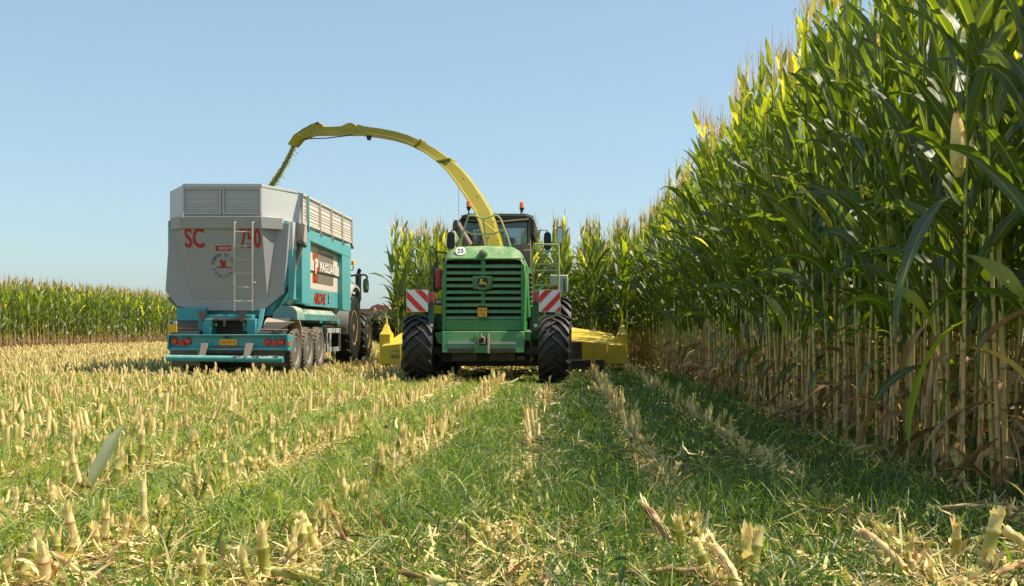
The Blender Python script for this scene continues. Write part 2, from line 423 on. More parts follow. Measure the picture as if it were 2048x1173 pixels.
def strips(vm, root, az, el, L, W, droop, tint, S=4, cross=2, power=1.6, twist=None, fold=0.25, wave=0.0, prof=None, mi=0, rng=None, swerve=None):
    """N ribbons at once: root (N,3); az, el, L, W, droop, tint: (N,)"""
    N = len(root)
    az, el, L, W, droop = [np.broadcast_to(np.asarray(a, float), (N,)) for a in (az, el, L, W, droop)]
    s = np.linspace(0, 1, S + 1)
    e = el[:, None] - droop[:, None] * s[None, :] ** np.broadcast_to(np.asarray(power, float), (N,))[:, None]
    a = az[:, None] + (0 if swerve is None else np.asarray(swerve)[:, None] * s[None, :])
    d = np.stack([np.cos(e) * np.cos(a), np.cos(e) * np.sin(a), np.sin(e)], -1)
    step = L[:, None, None] / S
    p = root[:, None, :] + np.concatenate([np.zeros((N, 1, 3)), np.cumsum((d[:, :-1] + d[:, 1:]) / 2 * step, 1)], 1)
    side = np.stack([-np.sin(a), np.cos(a), np.zeros_like(a)], -1)
    nrm = np.cross(d, side)
    if twist is not None:
        tw = np.asarray(twist)[:, None] * s[None, :]
        side2 = side * np.cos(tw)[..., None] + nrm * np.sin(tw)[..., None]
        nrm = np.cross(d, side2); side = side2
    if prof is None: prof = np.maximum(0.06, np.sin(np.pi * (0.12 + 0.88 * s)) ** 0.7)
    w = W[:, None] * prof[None, :] / 2
    cols = []
    for j, c in enumerate(np.linspace(-1, 1, cross)):
        q = p + side * (w * c)[..., None]
        if cross > 2: q = q + nrm * (w * fold * (abs(c) - 0.0))[..., None]
        if wave and rng is not None and abs(c) > 0.9:
            ph = rng.uniform(0, 6.28, (N, 1)); q = q + nrm * (wave * W[:, None] * np.sin(ph + s[None, :] * rng.uniform(9, 16, (N, 1))))[..., None]
        cols.append(q)
    v = np.stack(cols, 2)                       # N,S+1,cross,3
    idx = np.arange(N * (S + 1) * cross).reshape(N, S + 1, cross)
    f = np.stack([idx[:, :-1, :-1], idx[:, :-1, 1:], idx[:, 1:, 1:], idx[:, 1:, :-1]], -1)
    uv = np.zeros((N, S + 1, cross, 2)); uv[..., 0] = np.linspace(0, 1, cross)[None, None, :]; uv[..., 1] = s[None, :, None]
    t = np.broadcast_to(np.broadcast_to(np.asarray(tint, float), (N,))[:, None, None], (N, S + 1, cross)).reshape(-1)
    vm.add(v, f, t, uv, mi)

def tubes(vm, pts, rad, tint, n=6, mi=0):
    """one tube: pts (K,3), rad (K,), tint (K,)"""
    K = len(pts)
    d = np.gradient(pts, axis=0); d /= np.linalg.norm(d, axis=1)[:, None] + 1e-9
    ref = np.array([1.0, 0.0, 0.0]) if abs(d[0, 0]) < 0.8 else np.array([0, 1.0, 0])
    u = np.cross(d, ref); u /= np.linalg.norm(u, axis=1)[:, None]; w = np.cross(d, u)
    th = np.linspace(0, 2 * np.pi, n, endpoint=False)
    v = pts[:, None, :] + rad[:, None, None] * (np.cos(th)[None, :, None] * u[:, None, :] + np.sin(th)[None, :, None] * w[:, None, :])
    idx = np.arange(K * n).reshape(K, n); nx = np.roll(idx, -1, 1)
    f = np.stack([idx[:-1], nx[:-1], nx[1:], idx[1:]], -1)
    uv = np.zeros((K, n, 2)); uv[..., 0] = 0.2
    vm.add(v, f, np.repeat(np.broadcast_to(np.asarray(tint, float), (K,)), n), uv, mi)

def merge_instances(vm, variants, which, pos, rot, scl):
    """copies of whole small VMs into one big one"""
    for k, var in enumerate(variants):
        sel = np.where(which == k)[0]
        if len(sel) == 0: continue
        v, f, t, uv, mi = var.cat()
        c, s_ = np.cos(rot[sel]), np.sin(rot[sel])
        x = v[None, :, 0] * c[:, None] - v[None, :, 1] * s_[:, None]
        y = v[None, :, 0] * s_[:, None] + v[None, :, 1] * c[:, None]
        z = np.broadcast_to(v[None, :, 2], x.shape)
        V = np.stack([x, y, z], -1) * scl[sel][:, None, :] + pos[sel][:, None, :]
        n = len(sel); Fm = (f[None] + (np.arange(n) * len(v))[:, None, None]).reshape(-1, 4)
        vm.v.append(V.reshape(-1, 3)); vm.f.append(Fm + vm.n); vm.t.append(np.tile(t, n)); vm.uv.append(np.tile(uv, (n, 1))); vm.mi.append(np.tile(mi, n))
        vm.n += n * len(v)
# ------------------------------------------------------------------ ground sheet
def ground():
    near_x = list(np.arange(-14, 8.01, 0.25)); near_y = list(np.arange(2, 30.01, 0.25))
    xs = np.array([-2500, -900, -300, -120, -60, -30, -20] + near_x + [12, 20, 40, 120, 400, 1200, 2500])
    ys = np.array([-300, -100, -30, -8, -2] + near_y + [34, 40, 50, 70, 110, 200, 500, 1300, 4000])
    rng = np.random.default_rng(3)
    X, Y = np.meshgrid(xs, ys, indexing='ij')
    Z = rng.normal(0, 0.012, X.shape) - 0.012
    far = (X < -14) | (X > 8) | (Y > 30) | (Y < 2); Z[far] = 0
    # the wheel ruts are pressed a little lower
    Z -= 0.02 * np.exp(-((X + 0.28) / 0.3) ** 2)
    v = np.stack([X, Y, Z], -1)
    idx = np.arange(X.size).reshape(X.shape)
    f = np.stack([idx[:-1, :-1], idx[1:, :-1], idx[1:, 1:], idx[:-1, 1:]], -1)
    m = bpy.data.materials.new('stubble field soil'); n, l = nodes_of(m); b = n['Principled BSDF']
    tc = n.new('ShaderNodeTexCoord')
    n1 = n.new('ShaderNodeTexNoise'); n1.inputs['Scale'].default_value = 2.2; n1.inputs['Detail'].default_value = 8
    n2 = n.new('ShaderNodeTexNoise'); n2.inputs['Scale'].default_value = 22; n2.inputs['Detail'].default_value = 6; n2.inputs['Roughness'].default_value = 0.7
    n3 = n.new('ShaderNodeTexNoise'); n3.inputs['Scale'].default_value = 0.13; n3.inputs['Detail'].default_value = 4
    for q in (n1, n2, n3): l.new(tc.outputs['Object'], q.inputs['Vector'])
    r2 = ramp_node(n, [(0.30, (0.035, 0.026, 0.014)), (0.46, (0.09, 0.065, 0.03)), (0.58, (0.24, 0.18, 0.08)), (0.72, (0.46, 0.38, 0.20))]); l.new(n2.outputs['Fac'], r2.inputs[0])
    rg = ramp_node(n, [(0.3, (0.035, 0.06, 0.015)), (0.6, (0.10, 0.15, 0.035)), (0.75, (0.2, 0.2, 0.06))]); l.new(n2.outputs['Fac'], rg.inputs[0])
    sx = n.new('ShaderNodeSeparateXYZ'); l.new(tc.outputs['Object'], sx.inputs[0])
    gy = n.new('ShaderNodeMapRange'); gy.inputs['From Min'].default_value = 8; gy.inputs['From Max'].default_value = 30; gy.inputs['To Min'].default_value = 0.75; gy.inputs['To Max'].default_value = 0.15
    l.new(sx.outputs['Y'], gy.inputs['Value'])
    a = n.new('ShaderNodeMath'); a.operation = 'MULTIPLY'; l.new(gy.outputs[0], a.inputs[0]); 
    mr = n.new('ShaderNodeMapRange'); mr.inputs['From Min'].default_value = 0.38; mr.inputs['From Max'].default_value = 0.56; l.new(n1.outputs['Fac'], mr.inputs['Value']); l.new(mr.outputs[0], a.inputs[1])
    mx = n.new('ShaderNodeMix'); mx.data_type = 'RGBA'; l.new(a.outputs[0], mx.inputs['Factor']); l.new(r2.outputs[0], mx.inputs['A']); l.new(rg.outputs[0], mx.inputs['B'])
    l.new(mx.outputs['Result'], b.inputs['Base Color'])
    b.inputs['Roughness'].default_value = 0.95; b.inputs['Specular IOR Level'].default_value = 0.15
    bp = n.new('ShaderNodeBump'); bp.inputs['Strength'].default_value = 0.7; bp.inputs['Distance'].default_value = 0.03; l.new(n2.outputs['Fac'], bp.inputs['Height']); l.new(bp.outputs[0], b.inputs['Normal'])
    vm = VM(); vm.add(v, f, 0.5)
    o = vm.obj('ground', [m]); tag(o, kind='structure')
    return o
ground()

# ------------------------------------------------------------------ maize
def maize_variant(seed, H=3.75, detail=True):
    """returns VMs: stalk, leaves, tassel, ear"""
    r = np.random.default_rng(seed)
    st, lf, ta, ea = VM(), VM(), VM(), VM()
    lean = r.uniform(-0.05, 0.05, 2)
    bow = r.uniform(-0.04, 0.04, 2)
    def axis(z):
        z = np.asarray(z, float); k = z / H
        return np.stack([lean[0] * z + bow[0] * k * k * 2, lean[1] * z + bow[1] * k * k * 2, z], -1)
    nodes = [0.0]
    while nodes[-1] < H - 0.55: nodes.append(nodes[-1] + (0.10 + 0.10 * min(1, nodes[-1] / 0.5)) * r.uniform(0.9, 1.2))
    zs, rs, ts = [], [], []
    r0 = r.uniform(0.0125, 0.0165)
    for i, z in enumerate(nodes):
        rad = r0 * (1 - 0.55 * z / H)
        if detail:
            zs += [z - 0.008, z, z + 0.010, z + 0.03]; rs += [rad * 1.02, rad * 1.16, rad * 1.12, rad * 0.97]; ts += [0.3, 1.0, 0.5, 0.0]
        elif i % 3 == 0:
            zs.append(z); rs.append(rad); ts.append(0.1)
    zs.append(H - 0.3); rs.append(0.006); ts.append(0.0)
    zs = np.array(zs); zs[0] = -0.04
    tubes(st, axis(zs), np.array(rs), np.array(ts), 7 if detail else 4)
    # leaves, alternate, mostly across the row
    a0 = r.choice([0, math.pi]) + r.normal(0, 0.45)
    S, X = (10, 5) if detail else (5, 2)
    lo = r.uniform(0.55, 1.1)
    L_, roots, az, el, W, dr, tt, tw, sw, pw = [], [], [], [], [], [], [], [], [], []
    lfn = [z for z in nodes if z > lo]
    if not detail: lfn = lfn[::1]
    for i, z in enumerate(lfn):
        k = (z - lo) / (H - 0.5 - lo)
        roots.append(axis(z) + np.array([0, 0, 0.10 * (0.4 + k)]))
        a = a0 + math.pi * i + r.normal(0, 0.35)
        az.append(a)
        L_.append((0.60 + 0.30 * math.sin(math.pi * min(1, k * 1.0 + 0.15)) - 0.25 * max(0, k - 0.7) / 0.3) * r.uniform(0.85, 1.15))
        W.append((0.090 - 0.045 * max(0, k - 0.5)) * r.uniform(0.85, 1.15))
        el.append(R(66 + 18 * k + r.normal(0, 7)))
        kink = r.random() < 0.20 * (1 - k * 0.6)
        dr.append(R(r.uniform(95, 165)) if kink else R((95 - 75 * k) * r.uniform(0.3, 1.4))); pw.append(r.uniform(3.5, 7) if kink else r.uniform(1.4, 2.2))
        tt.append(0.14 + (0.38 if detail else 0.28) * k ** 2.0 + r.normal(0, 0.10) + (0.25 if r.random() < 0.04 else 0))  # tint rises with height, painting the backlit yellow green of upper leaves
        tw.append(r.normal(0, 1.5)); sw.append(r.normal(0, 0.45))
    strips(lf, np.array(roots), np.array(az), np.array(el), np.array(L_), np.array(W), np.array(dr), np.array(tt), S, X, power=np.array(pw),
           twist=np.array(tw), fold=0.32, wave=0.13 if detail else 0, rng=r, swerve=np.array(sw),
           prof=np.clip(np.array([0.45 + 1.6 * s if s < 0.3 else (0.93 + 0.07) * (1 - ((s - 0.3) / 0.7) ** 2.2) for s in np.linspace(0, 1, S + 1)]), 0.03, 1))
    # dry lower leaves and brown sheaths
    nd = r.integers(1, 4) if detail else 1
    z = r.uniform(0.12, lo, nd)
    strips(lf, axis(z), r.uniform(0, 6.28, nd), R(1) * r.uniform(-50, 40, nd), r.uniform(0.25, 0.65, nd), r.uniform(0.03, 0.06, nd), R(1) * r.uniform(40, 90, nd),
           r.uniform(0.84, 1.0, nd), 6 if detail else 3, 3 if detail else 2, power=0.7, twist=r.normal(0, 2.5, nd), fold=0.5, swerve=r.normal(0, 0.8, nd), mi=1)
    # one or two green leaves hanging low
    if r.random() < 0.55 and detail:
        z = r.uniform(0.55, 1.15, 1)
        strips(lf, axis(z), r.uniform(0, 6.28, 1), [R(r.uniform(10, 60))], [r.uniform(0.35, 0.7)], [r.uniform(0.045, 0.07)], [R(r.uniform(90, 150))], [r.uniform(0.08, 0.4)], 8, 5, power=0.6, twist=r.normal(0, 1, 1), fold=0.3, wave=0.08, rng=r)
    # tassel
    top = axis(H - 0.28)
    nb = r.integers(6, 10) if detail else 5
    tw_ = 0.006 if detail else 0.009
    rt = top[None] + np.stack([np.zeros(nb), np.zeros(nb), r.uniform(0, 0.12, nb)], -1)
    strips(ta, rt, r.uniform(0, 6.28, nb), R(1) * r.uniform(55, 82, nb), r.uniform(0.18, 0.34, nb), tw_, R(1) * r.uniform(0, 45, nb), r.uniform(0.80, 0.92, nb), 3, 2, prof=np.array([0.6, 1, 1, 0.5]))
    strips(ta, np.array([top] * 2), np.array([0.4, 2.0]), R(88), 0.50, tw_ * 1.3, 0.05, 0.84, 3, 2, prof=np.array([0.8, 1, 1, 0.4]))
    # ear of maize
    if detail or r.random() < 0.5:
        z = r.uniform(1.35, 1.9); a = a0 + r.normal(0, 0.3); ln = r.uniform(0.22, 0.28)
        b = axis(z); d = np.array([math.cos(a) * 0.34, math.sin(a) * 0.34, 0.94])
        q = np.linspace(0, 1, 8 if detail else 4)
        rad = np.interp(q, [0, 0.15, 0.45, 0.8, 1], [0.012, 0.026, 0.031, 0.02, 0.005])
        tubes(ea, b[None] + d[None] * (q * ln)[:, None], rad, 0.46 + 0.14 * q, 8 if detail else 4)
        strips(ea, np.array([b + d * ln] * 5), a + np.arange(5) * 1.3, R(70), 0.05, 0.006, R(150), 1.0, 3, 2)
    return st, lf, ta, ea

rngm = np.random.default_rng(11)
NEAR = [maize_variant(100 + i) for i in range(26)]
FAR = []
for i in range(14):
    v4 = maize_variant(300 + i, detail=False)
    one = VM()
    for k, q in enumerate(v4):
        v, f, t, uv, mi = q.cat() if q.n else (None,) * 5
        if v is not None: one.v.append(v); one.f.append(f + one.n); one.t.append(t); one.uv.append(uv); one.mi.append(np.where(mi == 1, 4, k)); one.n += len(v)
    FAR.append(one)

# the 300 nearest plants of the standing maize, each a thing of its own
spots = []
def row_x(k, y):
    return 2.22 + 0.75 * k + 0.25 * max(0.0, (9.0 - y) / 4.0)
for k, (y0, y1) in enumerate([(5.35, 25.5), (5.0, 21.0), (4.8, 14.5), (4.7, 10.5)]):
    y = y0
    while y < y1:
        spots.append((row_x(k, y) + rngm.normal(0, 0.035), y + rngm.normal(0, 0.025), k)); y += rngm.uniform(0.115, 0.175)
spots.sort(key=lambda q: q[1] + 0.9 * q[2] * 2)
extra = spots[299:]; spots = spots[:299]

NV = []
for i, (st, lf, ta, ea) in enumerate(NEAR):
    NV.append((st.mesh('stalk', ['stalk']), lf.mesh('leaves', ['maizeleaf', 'straw']), ta.mesh('tassel', ['tassel']), ea.mesh('ear', ['husk'])))
ROWLAB = ['green maize plant in the outermost row of the tall wall at right', 'maize plant in the second row behind the outer row at right',
          'maize plant in the shaded third row of the wall at right', 'maize plant deep in the fourth row, seen between stalks at far right']
def put_maize(x, y, k, label=None, group='standing maize plants in the wall at right', rz=None, scl=None, var=None):
    e = empty('maize_plant', (x, y, 0), label or ROWLAB[k], 'maize plant', group)
    e.rotation_euler = (0, 0, rz if rz is not None else rngm.normal(0, 0.7) + (math.pi if rngm.random() < 0.5 else 0))
    s = scl or rngm.uniform(0.95, 1.07); e.scale = (s, s, s * rngm.uniform(0.97, 1.03))
    i = var if var is not None else int(rngm.integers(len(NV)))
    for nm, me in zip(('stalk', 'leaves', 'tassel', 'ear'), NV[i]):
        o = bpy.data.objects.new(nm, me); C.objects.link(o); o.parent = e
    return e
for x, y, k in spots: put_maize(x, y, k)

# the plant standing proud of the wall at the right with a ripe ear
def hero_plant():
    r = np.random.default_rng(5)
    x, y = 2.17, 5.95
    e = empty('maize_plant', (x, y, 0), 'maize plant standing proud of the wall with a ripe yellow ear and dark silk', 'maize plant')
    st, lf, ta, ea = maize_variant(777, 3.9)
    st.obj('stalk', ['stalk'], e); lf.obj('leaves', ['maizeleaf', 'straw'], e); ta.obj('tassel', ['tassel'], e)
    q = np.linspace(0, 1, 12); er = VM()
    b = np.array([-0.035, -0.05, 1.72]); d = np.array([-0.05, -0.05, 0.99])
    tubes(er, b[None] + d[None] * (q * 0.36)[:, None], np.interp(q, [0, 0.1, 0.35, 0.8, 1], [0.014, 0.03, 0.042, 0.030, 0.012]), 0.66 + 0.08 * q, 12)
    for k in range(5):
        a = k * 1.25
        strips(er, np.array([b + d * 0.05 + 0.03 * np.array([math.cos(a), math.sin(a), 0])]), [a], [R(92)], [r.uniform(0.22, 0.31)], [0.055], [R(-4)], [r.uniform(0.64, 0.76)], 6, 3, fold=-0.3)
    eo = er.obj('ear', ['husk'], e)
    sk = VM(); tp = b + d * 0.35
    for k in range(26):
        strips(sk, np.array([tp]), r.uniform(0, 6.28, 1), R(1) * r.uniform(30, 90, 1), r.uniform(0.03, 0.055, 1), [0.009], R(1) * r.uniform(60, 200, 1), [1.0], 3, 2)
    sk.obj('silk', ['husk'], eo)
    hang = VM()
    strips(hang, np.array([[-0.02, -0.03, 1.62]]), [R(215)], [R(10)], [1.05], [0.115], [R(95)], [0.10], 12, 5, power=0.45, twist=[0.5], fold=0.22, wave=0.06, rng=r)
    strips(hang, np.array([[0.02, -0.03, 0.95]]), [R(170)], [R(-20)], [0.8], [0.09], [R(70)], [0.42], 10, 5, power=0.5, twist=[1.0], fold=0.3, wave=0.08, rng=r)
    strips(hang, np.array([[0.03, -0.02, 0.8]]), [R(-30)], [R(0)], [0.8], [0.07], [R(70)], [0.86], 10, 5, power=0.5, twist=[-1.5], fold=0.4, wave=0.1, rng=r)
    hang.obj('hanging_leaves', ['maizeleaf'], e)
hero_plant()

# everything farther back reads as one mass
def mass(name, pts, label, hs, dt=0.0, sink=0.0):
    pts = np.array(pts); n = len(pts)
    vm = VM()
    sc = np.empty((n, 3)); s = rngm.uniform(0.93, 1.07, n) * hs; sc[:, 0] = rngm.uniform(0.9, 1.1, n); sc[:, 1] = sc[:, 0]; sc[:, 2] = s
    pos = np.zeros((n, 3)); pos[:, :2] = pts[:, :2]; pos[:, 2] = -sink
    merge_instances(vm, FAR, rngm.integers(0, len(FAR), n), pos, rngm.uniform(0, 6.28, n), sc)
    if dt: vm.cat(); vm.t = [vm.t[0] + dt * (vm.t[0] < 0.6)]
    o = vm.obj(name, ['stalk', 'maizeleaf', 'tassel', 'husk', 'straw'])
    tag(o, label, 'maize crop', kind='stuff')
    return o
pts = [(x, y) for x, y, k in extra]
for k, (y0, y1) in enumerate([(25.5, 75), (21, 60), (14.5, 45), (10.5, 45), (4.6, 40), (4.6, 36), (4.6, 30), (4.6, 28)]):
    y = y0
    while y < y1:
        pts.append((row_x(k, y) + rngm.normal(0, 0.05), y)); y += rngm.uniform(0.13, 0.19) * (1.0 if y < 40 else 1.6)
mass('maize_crop', pts, 'tall green maize filling the wall behind its nearest plants at right', 1.0)
pts = []
for k in range(9):
    y = 25.2 + rngm.uniform(0, 0.4)
    x = 1.42 - 0.76 * k
    if x < -4.3: break
    while y < (44 if 1 <= k <= 6 else 40):
        pts.append((x + rngm.normal(0, 0.07), y)); y += rngm.uniform(0.12, 0.19)
mass('uncut_maize', pts, 'uncut maize strip ahead of the green harvester, pinkish tassels above its header', 0.90)
pts = []
for k in range(5):
    y = 38.0 + k * 0.3
    while y < 112:
        pts.append((-24.2 - 0.76 * k + rngm.normal(0, 0.06), y)); y += rngm.uniform(0.14, 0.22) * (1 if y < 70 else 1.4)
mass('far_maize_field', pts, 'long maize field edge standing at far left behind the stubble', 0.90, 0.02, 0.36)
# ------------------------------------------------------------------ cut maize stubs
rngs = np.random.default_rng(21)
def stub_variant(seed, h=0.2, near=True):
    r = np.random.default_rng(seed); a, hu = VM(), VM()
    rad = r.uniform(0.0125, 0.0185) if near else 0.017
    lean = r.normal(0, 0.14, 2)
    n = 10 if near else 5
    g = r.choice([0.54, 0.58, 0.61, 0.65, 0.72, 0.78, 0.82]) if near else r.choice([0.60, 0.70, 0.74, 0.78])
    if near:
        zz = [0, h * 0.28, h * 0.32, h * 0.36, h * 0.72, h * 0.76, h * 0.8, h * 0.95, h]
        rr = np.array([1.1, 1.0, 1.22, 1.0, 0.95, 1.15, 0.95, 0.93, 1.02]) * rad
        tt = np.array([g + .1, g, g + .16, g, g - 0.04, g + .14, g, 0.72, 0.70])
    else:
        zz = [0, h * 0.6, h]; rr = np.array([1.1, 1.0, 1.0]) * rad; tt = np.array([g, g, 0.72])
    zz = np.array(zz); pts = np.stack([lean[0] * zz, lean[1] * zz, zz], -1)
    tubes(a, pts, rr, tt, n)
    top = pts[-1]
    # torn fibres on the cut
    nf = r.integers(9, 15) if near else 4
    th = r.uniform(0, 6.28, nf)
    rt = top + np.stack([np.cos(th) * rad * 0.8, np.sin(th) * rad * 0.8, np.full(nf, -0.012)], -1)
    strips(a, rt, th, R(1) * r.uniform(76, 92, nf), r.uniform(0.012, 0.06, nf), rad * 0.9, R(1) * r.uniform(-12, 14, nf), r.uniform(0.68, 0.78, nf), 3, 2)
    # pith disc
    v = np.array([top + [rad * 0.8 * c, rad * 0.8 * s_, -0.008] for c, s_ in ((1, 0), (0, 1), (-1, 0), (0, -1))]); a.add(v, np.array([[0, 1, 2, 3]]), 0.70)
    nh = r.integers(1, 3) if near else r.integers(0, 2)
    if nh:
        th = r.uniform(0, 6.28, nh); z = r.uniform(0.0, h * 0.5, nh)
        rt = np.stack([np.cos(th) * rad, np.sin(th) * rad, z], -1)
        strips(hu, rt, th, R(1) * r.uniform(50, 88, nh), r.uniform(0.06, 0.16, nh), r.uniform(0.010, 0.024, nh), R(1) * r.uniform(20, 160, nh), r.uniform(0.70, 0.95, nh), 7 if near else 3, 3 if near else 2,
               fold=0.5, twist=r.normal(0, 1.5, nh), power=1.8)
    return a, hu

SV = []
for i in range(26):
    a, hu = stub_variant(500 + i, 0.11 + 0.014 * (i % 8))
    SV.append((a.mesh('maize_stub', ['straw']), hu.mesh('dry_sheath', ['straw'])))
ROWS = [(1.34, 'short maize stub in the stubble row nearest the standing wall', 0.9), (0.59, 'maize stub in the pale row leading to the right rear wheel', 1.0),
        (-0.24, 'trampled maize stub in the thin row down the middle of the grass', 0.22), (-1.06, 'maize stub in the sunny row behind the left rear wheel', 0.9),
        (-1.88, 'maize stub in the second sunny row left of the wheel tracks', 1.0), (-2.68, 'maize stub in the third stubble row left of the tracks', 1.0),
        (-3.46, 'maize stub in the fourth stubble row, left foreground to trailer', 1.0)]
cand = []
FARROWS = []
for i in range(60):
    FARROWS.append(1.34 - 0.79 * i)
for x0, lab, dens in ROWS:
    y = 3.75
    while y < 24:
        if rngs.random() < dens * 0.92: cand.append((x0 + rngs.normal(0, 0.03), y, lab))
        y += rngs.uniform(0.05, 0.12)
def blocked(x, y):
    if -2.9 < x < -2.0 and 17.5 < y < 19.9: return True
    if -0.7 < x < 0.25 and 17.5 < y < 22.8: return True
    if -3.0 < x < 0.3 and y > 20.5: return True
    if -8.2 < x < -5.3 and 21.0 < y < 33: return True
    return False
cand = [c for c in cand if not blocked(c[0], c[1]) and abs(c[0]) / c[1] < 0.56]
cand.sort(key=lambda c: c[1])
near_stubs, far_stubs = cand[:290], cand[290:]
def put_stub(x, y, lab, s=1.0, tilt=(0, 0), group='cut maize stubs in the stubble rows', sheath=None, hz=1.0):
    i = int(rngs.integers(len(SV))) if not group.startswith('large') else 5 + 8 * int(rngs.integers(3))
    o = bpy.data.objects.new('maize_stub', SV[i][0]); C.objects.link(o)
    o.location = (x, y, -0.03); o.rotation_euler = (tilt[0], tilt[1], rngs.uniform(0, 6.28)); o.scale = (s, s, s * hz)
    tag(o, lab, 'maize stub', group)
    if sheath is None: sheath = rngs.random() < 0.3
    if sheath:
        h = bpy.data.objects.new('dry_sheath', SV[i][1]); C.objects.link(h); h.parent = o
    return o
for x, y, lab in near_stubs:
    low = 0.55 if lab.startswith('trampled') else (0.52 if x > 0 else 0.95)
    put_stub(x, y, lab, rngs.uniform(0.8, 1.2), (rngs.normal(0, 0.11), rngs.normal(0, 0.11)), hz=rngs.uniform(0.75, 1.3) * low)
HERO = [((535, 1172), 3.86, 1.2, 1.0, (0, 0.03), 'thick green and yellow stub at the bottom edge, left of centre'),
        ((645, 1120), 4.35, 1.2, 0.9, (0.1, -0.25), 'stout pale yellow stub leaning left with a frayed top'),
        ((408, 1185), 3.82, 1.15, 0.7, (0.1, -0.1), 'short frayed stub at the bottom edge between two taller ones'),
        ((38, 1175), 3.86, 1.2, 0.9, (0, 0.1), 'green stub in the bottom left corner'),
        ((215, 985), 5.95, 1.2, 1.0, (0, 0), 'upright green stub in front of the pale torn leaf'),
        ((770, 990), 6.1, 1.2, 1.1, (0, 0), 'broad pinkish brown stub heading the sunny row'),
        ((985, 1100), 4.5, 1.2, 0.6, (0.1, 0.2), 'fat yellow stub with ragged top near the bottom centre'),
        ((1960, 1150), 4.0, 1.5, 0.9, (0, 0), 'thick straw coloured broken stub in the bottom right corner'),
        ((1910, 1120), 4.15, 1.2, 0.9, (0, -0.25), 'split stub leaning left beside the thick corner stub'),
        ((1440, 1180), 3.84, 1.25, 0.8, (0, -0.3), 'bright split stub leaning left at the bottom right of centre'),
        ((1475, 1180), 3.86, 1.2, 0.95, (0, 0.0), 'tall shredded stub in the clump at bottom right of centre'),
        ((1500, 1180), 3.9, 1.15, 0.95, (0, 0.08), 'rightmost shredded stub of the clump at bottom right of centre'),
        ((1370, 1120), 4.4, 1.1, 0.9, (0, -0.2), 'slim yellow stub leaning left at the end of the pale row')]
for (px, py), D, s, hz, t, lab in HERO:
    q = P(px, py, D); put_stub(q.x, q.y, lab, s, t, group='large stubs in the foreground', sheath=True, hz=hz)
# slanted broken stalk in front of the wall
def loose_stalk(p0, p1, r0, lab, seed, tint=0.70):
    r = np.random.default_rng(seed); vm = VM()
    p0 = np.array(p0); p1 = np.array(p1); k = np.linspace(0, 1, 9)
    q = p0[None] + (p1 - p0)[None] * k[:, None]; q += r.normal(0, 0.002, q.shape)
    r0 = r0 * 0.82; L0 = np.linalg.norm(p1 - p0); q[:, 2] += r.uniform(-0.03, 0.05) * L0 * np.sin(np.pi * k) + r.normal(0, 0.002, 9); q[:, 0] += r.uniform(-0.05, 0.05) * L0 * np.sin(np.pi * k)
    tubes(vm, q, r0 * np.linspace(1.08, 0.85, 9) * (1 + 0.10 * (np.arange(9) % 4 == 1)), tint + 0.10 * (np.arange(9) % 4 == 1) + r.normal(0, 0.03, 9), 9)
    n = 9; d = (p1 - p0) / L0; az = math.atan2(d[1], d[0]); el = math.asin(d[2]); th = r.uniform(0, 6.28, n); st0 = r.uniform(0, 0.5, n)
    rt = p0[None] + (p1 - p0)[None] * st0[:, None] + r0 * np.stack([np.cos(th) * 0.9, np.sin(th) * 0.4, np.abs(np.sin(th)) * 0.95], -1)
    strips(vm, rt, az + r.normal(0, 0.08, n), el + r.normal(0.03, 0.06, n), r.uniform(0.25, 0.7, n) * L0, r.uniform(0.005, 0.016, n), r.normal(0, 0.35, n), tint + r.normal(0.06, 0.06, n), 7, 3, fold=0.6, twist=r.normal(0, 1.0, n))
    for e_, sg in ((p0, -1), (p1, 1)):
        d = (p1 - p0) * sg; L = np.linalg.norm(d); az = math.atan2(d[1], d[0]); el = math.asin(d[2] / L)
        n = 9; th = r.uniform(0, 6.28, n)
        rt = e_[None] + 0.7 * r0 * np.stack([np.cos(th), np.sin(th) * 0.6, np.sin(th)], -1)
        strips(vm, rt, az + r.normal(0, 0.25, n), el + r.normal(0, 0.25, n), r.uniform(0.02, 0.06, n), 0.009, 0.1, r.uniform(0.66, 0.8, n), 3, 2)
    o = vm.obj('broken_stalk', ['straw']); tag(o, lab, 'broken stalk', 'loose pieces of maize stalk'); return o
def W3(px, py, z):
    D = (CAMZ - z) * F / (py - VY)
    return ((px - VX) * D / F, D, z)
